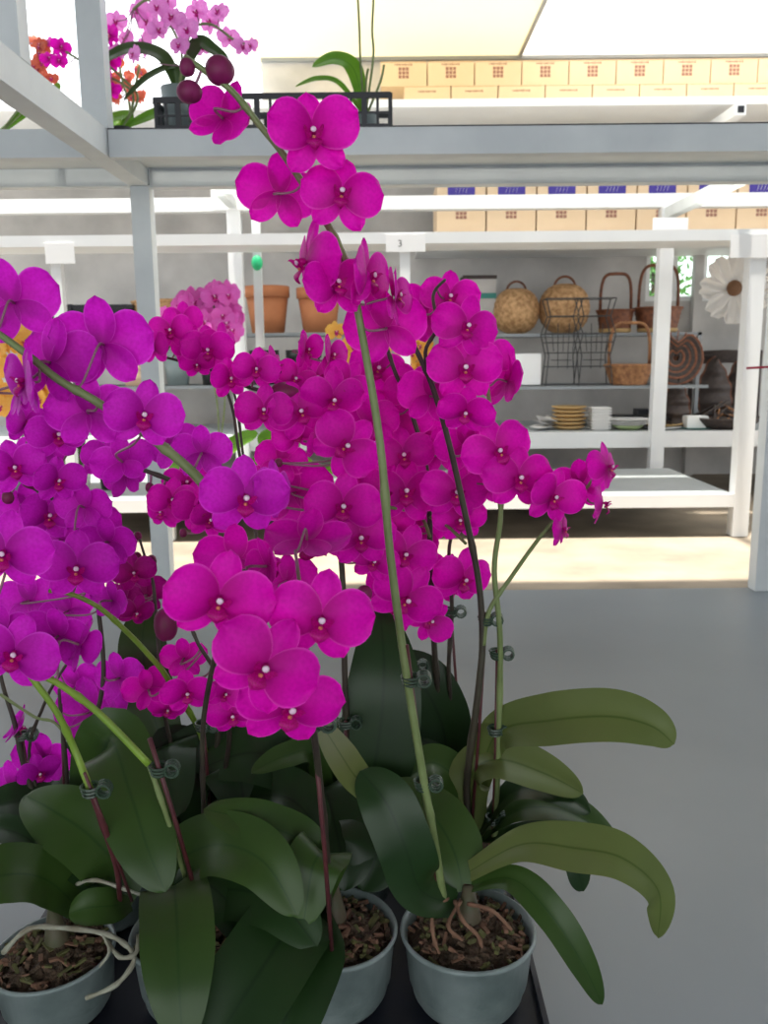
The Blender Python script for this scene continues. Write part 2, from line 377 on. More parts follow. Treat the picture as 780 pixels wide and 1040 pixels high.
# --- label cards
def card(px0, px1, py0, py1, Y, label, txt=None):
    a = P(px0, py1, Y); b = P(px1, py0, Y); q = MB(); q.box((a.x, Y-.004, a.z), (b.x, Y, b.z), 'card_white')
    o = q.build('label_card', loc=((a.x+b.x)/2, Y, a.z)); tag(o, label, 'sign')
    q = MB(); cx = a.x+(b.x-a.x)*.3; h = (b.z-a.z); zc = (a.z+b.z)/2
    if txt:
        c = bpy.data.curves.new('t', 'FONT'); c.body = txt; c.size = h*.55; to = bpy.data.objects.new('t', c); C.objects.link(to)
        dg = bpy.context.evaluated_depsgraph_get(); me = bpy.data.meshes.new_from_object(to.evaluated_get(dg)); bpy.data.objects.remove(to)
        me.materials.clear(); me.materials.append(MT['ink'])
        me.transform(Matrix.Rotation(PI/2, 4, 'X')); me.transform(Matrix.Translation((cx-o.location.x, -.005, zc-h*.2-o.location.z)))
        lo = bpy.data.objects.new('lettering', me); C.objects.link(lo); lo.parent = o
card(47, 75, 247, 268, Ym-.002, 'white label card hanging on the leftmost middle rack post')
card(215, 250, 186, 213, Yr-.034, 'white label card on rear rack rail above the left post')
card(392, 432, 238, 256, Ym-.002, 'white label card with a small 3 on the central middle rack post', '3')
card(662, 699, 221, 247, 4.2, 'greyish label card at the top of the right rear rack post')
card(741, 784, 238, 262, Ym-.014, 'white label card on the rightmost middle rack post')
a = P(486, 391, 4.7); b = P(549, 359, 4.7); q = MB(); q.box((a.x, 4.68, a.z), (b.x, 4.685, b.z), 'card_white'); tag(q.build('paper_sheet', loc=((a.x+b.x)/2, 4.68, a.z)), 'blank white sheet standing on the thin metal shelf beside wire stands', 'paper')

# ================================================================== WIRE SHELVES AND GOODS
Y1 = 4.72; Y2 = 5.08
zA = zat(338, Y1, 600); zB = zat(391, Y1, 600); zf = zs1
def wire_unit(pxs, lab, levels):
    xa_ = xat(pxs[0], 380, Y1); xb_ = xat(pxs[1], 380, Y1); r = empty('metal_shelf', (xa_, (Y1+Y2)/2, zf), lab, 'shelf')
    for x in (xa_, xb_):
        for y in (Y1, Y2):
            part('leg', r, (x-.010, y-.010, zf), (x+.010, y+.010, max(levels) if x == xa_ or len(levels) == 1 else max(levels)), 'shelf_metal')
    for z in levels:
        yf = 4.585 if (z == zB and len(pxs) == 2 and pxs[0] > 400) else Y1
        q = MB(); q.box((xa_-.01, yf-.01, z-.016), (xb_+.01, yf+.006, z), 'shelf_metal'); q.box((xa_-.01, Y2-.006, z-.016), (xb_+.01, Y2+.01, z), 'shelf_metal')
        k = int((xb_-xa_)/.02)
        for i in range(k+1): x = xa_+(xb_-xa_)*i/k; q.box((x-.002, yf, z-.006), (x+.002, Y2, z-.001), 'shelf_metal')
        q.build('wire_deck', r)
    return r
wire_unit((478, 708), 'thin dark metal two-tier shelf with baskets at the right', [zA-.001, zB])
zA2 = zat(338, Y1, 300); zB2 = zat(392, Y1, 180)
wire_unit((52, 350), 'thin metal two-tier shelf with terracotta and grey pots at the left', [zA2, zB2])

def wicker_round(px, py, rp, label):                    # round flask-like basket with top loop
    Y = 4.88; c = P(px, py, Y); R = rp*Y/885; zbase = zA
    r = empty('round_wicker_basket', (c.x, Y, zbase), label, 'basket', None); q = MB(); hz = R*.98; c = V((c.x, Y, zbase+hz))
    prof = []
    for i in range(29):
        t = -PI/2+PI*i/28; rr = R*math.cos(t)**.75 if abs(math.cos(t)) > 1e-6 else 0.001
        prof.append((max(rr, .001)+(.003 if i % 2 else 0), hz*math.sin(t)))
    q.lathe(prof, 44, 'wicker_light', c, wob=lambda a, z: 1+.028*math.sin(20*a+(PI if int(z*120)%2 else 0))); q.build('basket_body', r, smooth=True)
    q = MB(); q.tube([c+V((R*.42*math.cos(t), 0, hz*.86+R*.42*math.sin(t))) for t in [PI*i/12 for i in range(13)]], R*.05, 7, 'wicker_brown'); q.build('handle', r, smooth=True)
    q = MB(); q.lathe([(R*.42, hz*.80), (R*.46, hz*.86), (R*.42, hz*.95), (R*.36, hz*.97)], 30, 'wicker_light', c); q.build('rim', r, smooth=True)
wicker_round(524, 313, 23, 'tan round woven wicker basket, left of the two on the metal shelf')
wicker_round(573, 309, 25, 'tan round woven wicker basket behind the black wire stands')
def tub_basket(px, w, z0, hpx, top, bot, handle, mt, label, rimmat=None, Y=4.86):
    k = Y/885; x = P(px, 340, Y).x; rt = w*k/2; h = hpx*k; r = empty('handled_basket', (x, Y, z0), label, 'basket'); c = V((x, Y, z0+.001)); q = MB()
    prof = [(.001, 0), (rt*bot*.5, 0)]
    for i in range(13):
        t = i/12; prof.append((rt*(bot+(top-bot)*t)+(.004 if i % 2 else 0), h*t))
    prof += [(rt*top*.93, h), (rt*bot*.9, h*.12), (.001, h*.1)]
    q.lathe(prof, 40, mt, c, wob=lambda a, z: 1+.03*math.sin(20*a+(PI if int(z*200)%2 else 0))); q.build('basket_body', r, smooth=True)
    q = MB(); q.lathe([(rt*top, h-.008), (rt*top+.008, h-.004), (rt*top+.008, h+.004), (rt*top-.004, h+.006), (rt*top-.006, h-.006)], 40, mt, c); q.build('rim', r, smooth=True)
    if rimmat: q = MB(); q.lathe([(rt*bot+.003, .002), (rt*(bot+.05)+.005, .012), (rt*(bot+.06)+.004, .022)], 40, rimmat, c); q.build('base_band', r, smooth=True)
    hh = handle*k; q = MB(); pts = []
    for i in range(21):
        t = PI*i/20; xx = math.cos(t); pts.append(c+V((rt*top*.86*(abs(xx)**.45)*(1 if xx > 0 else -1)*(1 if top < 1.3 else .72), 0, h+(hh-h)*math.sin(t)**.55)))
    q.tube(pts, .009, 7, mt); q.build('handle', r, smooth=True)
tub_basket(624, 36, zA, 22, 1.0, .8, 58, 'wicker_brown', 'dark brown tub basket with tall squared handle on upper metal shelf', 'plate_tan')
tub_basket(667, 46, zA, 24, 1.0, .78, 66, 'wicker_brown', 'wider brown tub basket under window, partly behind the white post', 'plate_tan')
tub_basket(640, 48, zB, 20, 1.0, .72, 62, 'wicker_mid', 'shallow honey brown wicker basket with arched handle on lower metal shelf', Y=4.665)
# striped box
a = P(470, 338, 4.9); b = P(503, 280, 4.9); r = empty('storage_tin', ((a.x+b.x)/2, 4.95, zA), 'pale tin with black lid and green band on the metal shelf', 'tin'); hx = (b.x-a.x)/2; cx = (a.x+b.x)/2; hh = b.z-zA
q = MB(); q.box((cx-hx, 4.86, zA), (cx+hx, 5.04, zA+hh-.02), 'concrete_wall'); q.build('body', r)
q = MB(); q.box((cx-hx-.004, 4.855, zA+hh-.02), (cx+hx+.004, 5.045, zA+hh), 'wicker_dark'); q.build('lid', r)
q = MB(); q.box((cx-hx-.002, 4.857, zA+hh-.125), (cx+hx+.002, 5.043, zA+hh-.095), 'teal'); q.build('green_band', r)
# black wire stands (two)
def wire_stand(px, label):
    Y = 4.65; k = Y/885; r = empty('wire_plant_stand', (P(px, 390, Y).x, Y, zB), label, 'stand'); x = P(px, 390, Y).x; w = 19*k; H = 86*k; q = MB()
    for sx in (-1, 1):
        for sy in (-1, 1):
            pts = [(x+sx*w*.9, Y+sy*w*.6, zB), (x+sx*w*.75, Y+sy*w*.5, zB+H*.35), (x+sx*w*1.0, Y+sy*w*.6, zB+H*.6), (x+sx*w*.7, Y+sy*w*.5, zB+H*.8), (x+sx*w*.95, Y+sy*w*.6, zB+H)]
            q.tube(pts, .0035, 5, 'wire')
    for t, s in ((.01, .9), (.22, .8), (.38, .76), (.5, .9), (.6, 1.0), (.8, .72), (1, .95)):
        z = zB+H*t+.002; q.tube([(x-w*s, Y-w*.6*s, z), (x+w*s, Y-w*.6*s, z), (x+w*s, Y+w*.6*s, z), (x-w*s, Y+w*.6*s, z)], .003, 5, 'wire', closed=True)
    for i in range(5):
        a = -w*.5+w*.25*i; q.tube([(x+a, Y-w*.5, zB+H*(.2 if i % 2 else .4)), (x+a*1.2, Y-w*.5, zB+H*(.62+.1*(i % 2)))], .0025, 5, 'wire')
    q.build('wire_frame', r)
    q = MB(); z = zB+H*.3
    for i in range(3): q.tube([(x-w*.5, Y-w*.3+i*w*.3, z), (x+w*.5, Y-w*.3+i*w*.3, z)], .0025, 5, 'wire')
    q.build('wire_tray', r)
wire_stand(569, 'black wire cage stand, left of the pair on lower metal shelf')
wire_stand(602, 'black wire cage stand, right of the pair beside the honey basket')
# dark woven heart/round wreath
Y = 4.65; c = P(688, 360, Y); r = empty('dark_woven_basket', (c.x, Y, zB), 'dark brown round woven basket standing on edge right of the white post', 'basket')
q = MB(); R = 27*Y/885; c.z = zB+R+.001
for i in range(12):
    rr = R*(1-.075*i); q.tube([c+V((rr*math.cos(a)*.95, .03*(1-rr/R), rr*math.sin(a)-(.45*rr*math.exp(-(math.cos(a)/.3)**2) if math.sin(a) > 0 else 0))) for a in [2*PI*j/32 for j in range(32)]], R*.05*(1+.2*(i % 2)), 6, 'wicker_dark' if i % 3 else 'wicker_brown', closed=True)
q.build('woven_disc', r, smooth=True)
q = MB()
for i in range(10):
    a = PI*i/10; q.tube([c+V((R*1.0*math.cos(a), .0, R*math.sin(a)))*1 if k == 0 else c+V((-R*math.cos(a), 0, -R*math.sin(a))) if k == 2 else c+V((0, .05, 0)) for k in range(3)], .004, 5, 'wicker_brown')
q.build('spokes', r, smooth=True)
# dark leaf shaped baskets and twig bench at right
def leafbasket(px, py, Y, w, h, label):
    c = P(px, py, Y); k = Y/885; zc = zs1; r = empty('dark_leaf_basket', (c.x, Y, zc), label, 'basket'); q = MB(); H = h*k; W = w*k/2
    def fn(u, v):
        a = (u-.5)*2; z = H*v; ww = W*math.sin(PI*min(1, .06+.94*(v**.8)))**.7 if v < 1 else 0
        return V((c.x+a*ww, Y+.05*a*a+.06*v-.012*math.sin(26*v), zc+z+.004))
    q.grid(fn, 12, 26, 'wicker_dark'); q.grid(lambda u, v: fn(u, v)+V((0, .012, 0)), 12, 26, 'wicker_dark'); q.build('woven_body', r, smooth=True)
    q = MB(); pts = [fn(0, i/20)+V((0, .006, 0)) for i in range(20)]+[fn(1, 1-i/20)+V((0, .006, 0)) for i in range(20)]; q.tube(pts, .008, 6, 'wicker_brown'); q.build('rim', r, smooth=True)
leafbasket(693, 400, 4.58, 26, 50, 'dark leaf-shaped woven basket leaning below the round one')
leafbasket(731, 400, 4.95, 34, 66, 'dark pointed woven basket in the middle of the right corner')
leafbasket(757, 400, 5.0, 30, 62, 'dark pointed woven basket furthest right behind white post')
r = empty('twig_screen', (P(735, 360, 5.15).x, 5.15, zs1), 'dark brown twig frame panel standing against the back wall', 'frame'); q = MB(); a = P(703, 358, 5.15); b = P(772, 358, 5.15)
for i in range(6): z = a.z-.012*i; q.tube([(a.x, 5.15+.006*(i % 2), z), ((a.x+b.x)/2, 5.16, z+.006), (b.x, 5.15, z)], .009, 6, 'wicker_dark')
q.build('twig_bar', r, smooth=True)
for xx in (a.x, b.x):
    q = MB(); q.tube([(xx, 5.15, zs1), (xx, 5.15, a.z+.01)], .014, 6, 'wicker_dark'); q.build('twig_leg', r, smooth=True)
q = MB(); Y = 4.62; c = P(735, 405, Y); r = empty('twig_tray', (c.x, Y, zs1), 'low brown tray of tangled twigs on the bottom shelf at right', 'tray')
q.lathe([(.001, 0), (.15, 0), (.19, .05), (.19, .06), (.14, .02), (.001, .015)], 28, 'wicker_dark', (c.x, Y, zs1+.001)); q.build('tray_body', r, smooth=True)
q = MB()
for i in range(26):
    a = rnd.uniform(0, 2*PI); b = rnd.uniform(0, 2*PI); q.tube([V((c.x+.16*math.cos(a), Y+.12*math.sin(a), zs1+.05)), V((c.x+rnd.uniform(-.05, .05), Y, zs1+rnd.uniform(.06, .15))), V((c.x+.16*math.cos(b), Y+.12*math.sin(b), zs1+.06))], .005, 5, 'wicker_mid' if i % 3 == 0 else 'wicker_dark')
o = q.build('twigs', r, smooth=True); o['kind'] = 'stuff'
# hanging white paper flower
Y = 3.9; c = P(744, 293, Y); r = empty('white_paper_flower', c, 'large white ruffled flower ornament with brown centre near the right post', 'ornament'); k = Y/885
for i in range(8):
    a0 = 2*PI*i/8; q = MB()
    def fn(u, v, a0=a0):
        rr = 35*k*u; a = a0+(v-.5)*1.15*(1-.55*u**3); return V((c.x+rr*math.cos(a), Y-.03*u+.022*math.sin(13*v+5*u)*u-.002*(i % 2)*4, c.z+rr*math.sin(a)))
    q.grid(fn, 8, 8, 'flower_white'); q.build('petal', r, smooth=True)
q = MB(); q.ball(c-V((0, .02, 0)), (.035, .02, .035), 'flower_centre', 10); q.build('flower_centre', r, smooth=True)
q = MB(); q.tube([c+V((0, .0, .1)), V((c.x, Y, zm0+.03))], .002, 5, 'wire'); q.build('hanging_wire', r)
# plates on the bottom shelf
def plates(px, Y, n, rp, th, mt, lab, grp, z0=None, sq=False, mt2=None):
    x = P(px, 440, Y).x; R = rp*Y/885; z = z0 if z0 is not None else zs1
    for i in range(n):
        q = MB(); zz = z+i*(th+.0008)
        pos = ' at the bottom' if i == 0 else (' on top' if i == n-1 else ', number %d up' % (i+1))
        if sq: q.box((x-R*.8, Y-R*.8, zz), (x+R*.8, Y+R*.8, zz+th*.5), mt); q.box((x-R, Y-R, zz+th*.5), (x+R, Y+R, zz+th), mt); nm = 'square_tile_plate'
        else:
            mm = mt2 if (mt2 and i % 2) else mt; e = 1+.03*((i*7) % 3-1)
            q.lathe([(.001, 0), (R*.6*e, 0), (R*e, th*.72), (R*1.02*e, th), (R*.93*e, th), (R*.55*e, th*.3), (.001, th*.3)], 32, mm, (x, Y, zz)); nm = 'round_plate'
        o = q.build(nm, smooth=not sq, loc=(x, Y, zz)); tag(o, (lab + (pos if n > 1 else '')), 'plate', grp)
    return z+n*(th+.0008)
plates(577, 4.62, 6, 17, .020, 'plate_tan', 'tan rimmed plate in the stack left on the bottom shelf', 'stack of tan plates')
plates(608, 4.58, 8, 10, .014, 'plate_white', 'small white square plate in the striped stack', 'stack of small square plates', sq=True)
zz = plates(637, 4.58, 1, 16, .022, 'plate_lime', 'pale lime green dish under the cream plates', 'pale dishes')
zz = plates(637, 4.58, 3, 21, .011, 'plate_white', 'wide cream plate over the lime green dish', 'pale dishes', z0=zz)
plates(664, 4.72, 4, 22, .014, 'plate_black', 'black dish behind the cream plates', 'stack of black dishes')
plates(672, 4.6, 2, 20, .014, 'plate_white', 'white wide plate straddling the post on the shelf', 'white plates by the post', mt2='plate_tan')
zz = plates(705, 4.56, 1, 16, .007, 'teal', 'flat teal green plate under the white box', 'teal plate')
x = P(706, 430, 4.56).x; q = MB(); q.box((x-.055, 4.52, zz), (x+.055, 4.6, zz+.058), 'plate_white'); q.box((x-.052, 4.523, zz+.058), (x+.052, 4.597, zz+.062), 'plate_white'); tag(q.build('white_box', loc=(x, 4.56, zz)), 'small square white box standing on the teal plate', 'box')
zz = zs1; x = P(684, 400, 4.85).x; q = MB(); q.lathe([(.001, 0), (.05, 0), (.055, .16), (.05, .165), (.046, .02), (.001, .01)], 24, 'wicker_light', (x, 4.95, zz)); tag(q.build('tan_pot', smooth=True, loc=(x, 4.95, zz)), 'plain tan pot behind dishes right of the white post', 'pot')
def sheets(px, Y, w, h, n, lab, an):
    c = P(px, 435, Y); q = MB()
    for i in range(n):
        M = Matrix.Translation((c.x+.01*i, Y+.01*i, zs1+.008+.012*i)) @ Matrix.Rotation(an+.25*i, 4, 'Z') @ Matrix.Rotation(.18*(i % 3)-.05, 4, 'Y')
        q.grid(lambda u, v: M @ V(((u-.5)*w, (v-.5)*h, .012*math.sin(6*u+i)*v+.01)), 6, 4, 'paper')
    o = q.build('wrapping_paper', smooth=True, loc=c); tag(o, lab, 'paper')
sheets(556, 4.6, .16, .10, 4, 'crumpled whitish paper sheets left of the tan plate stack', .3)
sheets(592, 4.9, .20, .12, 4, 'crumpled whitish paper behind the tan plate stack', -.4)
a = P(650, 432, 4.9); q = MB(); q.box((a.x-.16, 4.86, zs1), (a.x+.2, 5.0, zs1+.05), 'black_plastic'); q.box((a.x-.02, 4.88, zs1+.05), (a.x+.2, 4.98, zs1+.085), 'black_plastic'); tag(q.build('black_tray_pile', loc=(a.x, 4.93, zs1)), 'low black trays behind the plates on bottom shelf', 'tray')

# --- left goods
def flowerpot(px, Y, z0, wpx, hpx, mt, label, taper=.72, cat='pot', nm='flower_pot', grp=None):
    k = Y/885; x = P(px, 350, Y).x; R = wpx*k/2; h = hpx*k; r = empty(nm, (x, Y, z0), label, cat, grp); q = MB(); c = V((x, Y, z0+.001))
    q.lathe([(.001, 0), (R*taper, 0), (R*.93, h*.78), (R*.86, h*.78), (R*(taper-.07), .02), (.001, .02)], 36, mt, c); q.build('pot_body', r, smooth=True)
    q = MB(); q.lathe([(R*.93, h*.76), (R, h*.77), (R, h), (R*.9, h), (R*.88, h*.76)], 36, mt, c); q.build('pot_rim', r, smooth=True)
flowerpot(273, 4.85, zA2, 45, 46, 'terracotta', 'terracotta flower pot on metal shelf, left of the two')
flowerpot(325, 4.85, zA2, 45, 44, 'terracotta', 'terracotta flower pot right of the other, partly behind blossoms')
flowerpot(179, 4.85, zB2, 30, 36, 'grey_pot', 'blue grey tapering pot on lower metal shelf at left', .7)
flowerpot(216, 4.85, zB2, 30, 34, 'dark_pot', 'dark pot beside the blue grey one on lower metal shelf', .75)
flowerpot(268, 4.85, zB2, 30, 34, 'dark_pot', 'glossy dark pot under the left terracotta pot', .75)
flowerpot(308, 4.85, zB2, 36, 34, 'dark_pot', 'larger dark pot under the right terracotta pot', .75)
flowerpot(140, 4.85, zB2, 34, 20, 'peach', 'peach coloured low bowl left of the blue grey pot', .85)
for px0, px1, lb in ((48, 72, 'matt black tub on the upper left metal shelf, left one'), (76, 134, 'wide matt black tub on the upper left metal shelf, right one')):
    a = P(px0, 338, 4.8); b = P(px1, 309, 4.8); r = empty('black_tub', ((a.x+b.x)/2, 4.9, zA2), lb, 'tub'); q = MB(); q.box((a.x, 4.8, zA2), (b.x, 5.0, b.z-.01), 'black_plastic'); q.build('tub_body', r); q = MB(); q.box((a.x-.004, 4.795, b.z-.02), (b.x+.004, 5.005, b.z), 'black_plastic'); q.build('tub_rim', r)
tub_basket(162, 50, zA2, 32, 1, .8, 34, 'wicker_light', 'tan wicker basket behind the grey post on the upper left shelf', Y=4.9)

# ================================================================== ORCHID PARTS
def petal(q, L, hw, ang, mt, cup=.12, tip=.0, z0=0., nu=8, nv=8, ph=0., e=.8, p=.7, rip=.02):
    ca, sa = math.cos(ang), math.sin(ang)
    def fn(u, v):
        w = (v-.5)*2; h = hw*(max(0, math.sin(PI*min(1, (.015+.985*u)**e)))**p)
        x = L*u; y = h*w
        z = z0 + cup*math.sin(PI*u*.9)*.6 + tip*u*u - .30*hw*(w*w)*math.sin(PI*u)*.5 + rip*math.sin(4*w+ph)*u + .012*math.cos(PI*w)*(1-u)
        return V((x*ca-y*sa, x*sa+y*ca, z))
    q.grid(fn, nu, nv, mt)
def bloom_mesh(mt, var, lo=False):
    q = MB(); R = math.radians; nu = 5 if lo else 10; nv = 4 if lo else 10
    cup, tip, hw, sp, da, ph = [(.10, -.18, .57, 12, 0, 0), (.02, -.02, .55, 15, 3, 1.3), (.24, .12, .60, 9, -4, 2.2), (.34, .30, .58, 20, 5, .6), (-.04, -.34, .56, 6, -3, 3.1)][var]
    petal(q, .96, .31, R(90+da), mt, .02+cup*.3, -.12+tip*.5, -.03, nu, nv, 1+ph, 1.05, .5, .03)
    petal(q, .92, .31, R(230+da), mt, .02, -.14+tip*.3, -.035, nu, nv, 2+ph, 1.12, .52, .03); petal(q, .92, .31, R(310+da*.5), mt, .02, -.14+tip*.3, -.035, nu, nv, 3+ph, 1.12, .52, .03)
    petal(q, 1.05, hw, R(sp), mt, cup, tip, .012, nu, nv, var+ph, 1.16, .46, .045); petal(q, 1.05, hw*.98, R(180-sp), mt, cup, tip*.8, .012, nu, nv, var+2+ph, 1.16, .46, .045)
    return q.mesh('bloom')
def lip_mesh(lo=False):
    q = MB(); R = math.radians; n = 4 if lo else 7
    # mid lobe, hanging and curling forward
    def mid(u, v):
        w = (v-.5)*2; h = .13*(math.sin(PI*min(1, .12+.88*u))**.6)*(1+.5*math.exp(-((u-.45)/.2)**2)); return V((h*w, -.06-.34*u, .10+.22*math.sin(PI*u*.8)-.05*w*w))
    q.grid(mid, n+1, n, 'lip_crimson')
    for s in (-1, 1):
        def side(u, v, s=s):
            w = (v-.5)*2; h = .11*math.sin(PI*min(1, .15+.85*u))**.6; return V((s*(.05+.17*u**.7), -.06+.14*u+h*w*.9, .10+.22*u+.04*w))
        q.grid(side, n, n, 'lip_crimson')
    q.ball((0, .05, .13), (.06, .08, .12), 'lip_crimson', 4 if lo else 7)
    q.ball((0, .05, .235), (.068, .066, .04), 'lip_white', 4 if lo else 7)
    q.ball((0, -.10, .19), (.045, .04, .035), 'lip_yellow', 4 if lo else 6)
    return q.mesh('lip')
BM = {}
for mt in ('petal_magenta', 'petal_purple', 'petal_dark'): BM[mt] = [bloom_mesh(mt, k) for k in range(5)]
for mt in ('petal_pink', 'petal_bright', 'petal_yellow', 'petal_red'): BM[mt] = [bloom_mesh(mt, k, True) for k in range(2)]
LIP = lip_mesh(); LIPL = lip_mesh(True)
def bloom_matrix(c, az, el, roll, s):
    az, el, roll = map(math.radians, (az, el, roll)); f = V((math.sin(az)*math.cos(el), -math.cos(az)*math.cos(el), math.sin(el)))
    right = V((0, 0, 1)).cross(f); right = V((math.cos(az), math.sin(az), 0)); up = f.cross(right); up = -right.cross(f) if up.z < 0 else up
    u2 = up*math.cos(roll)+right*math.sin(roll); r2 = u2.cross(f)
    M = Matrix((r2, u2, f)).transposed().to_4x4() @ Matrix.Scale(s, 4); M.translation = c; return M
def leaf(root, pts, wpx, mt, face=.5, roll=0, fold=.18, raw=False, N=11, tipr=.6, dpx=None, base=.45):
    P3 = pts if raw else [Q(*p) for p in pts]; d = dpx or (pts[len(pts)//2][2] if not raw else 1); W = wpx*d/F/2 if not raw else wpx
    path = spline(P3, N); k = len(path)-1; q = MB(); mid = path[k//2]; tocam = (CAM-mid).normalized()
    hint = (tocam*face+V((0, 0, 1))*(1-face)).normalized(); top = []; T = []
    prev = None; fr = []
    for i, p in enumerate(path):
        t = (path[min(i+1, k)]-path[max(i-1, 0)]).normalized(); sd = t.cross(hint)
        if sd.length < .25 and prev is not None: sd = prev-t*prev.dot(t)
        sd.normalize()
        if prev is not None:
            if sd.dot(prev) < 0: sd = -sd
            sd = (sd*.5+prev*.5); sd = (sd-t*sd.dot(t)).normalized()
        prev = sd
        s2 = Matrix.Rotation(math.radians(roll), 3, t) @ sd; fr.append((p, t, s2, s2.cross(t)))
    if fr[k//2][3].dot(hint) < 0: fr = [(p, t, -s, -n) for p, t, s, n in fr]
    nv = 8
    def prof(t):
        a = base+(1-base)*sm(t/.42); b = 1 if t < tipr else max(0, 1-((t-tipr)/(1.0-tipr))**1.9)**.72; return max(a*b, .012)
    for side in (1, -1):
        vs = []; uv = []
        for i, (p, t, s, nn) in enumerate(fr):
            h = W*prof(i/k)
            for j in range(nv+1):
                w = (j/nv-.5)*2; off = fold*h*(abs(w)**1.15) - .10*h*w*w*0 + .035*W*math.sin(5*i/k*2+w*2)*abs(w)
                vs.append(p+s*h*w+nn*(off+(.0009 if side > 0 else -.0009)*(1-abs(w)**6))); uv.append((i/k, j/nv))
        fs = [(i*(nv+1)+j, (i+1)*(nv+1)+j, (i+1)*(nv+1)+j+1, i*(nv+1)+j+1) for i in range(k) for j in range(nv)]
        if side < 0: fs = [f[::-1] for f in fs]
        q.add(vs, fs, mt, uv)
    return q.build('leaf', root, smooth=True)

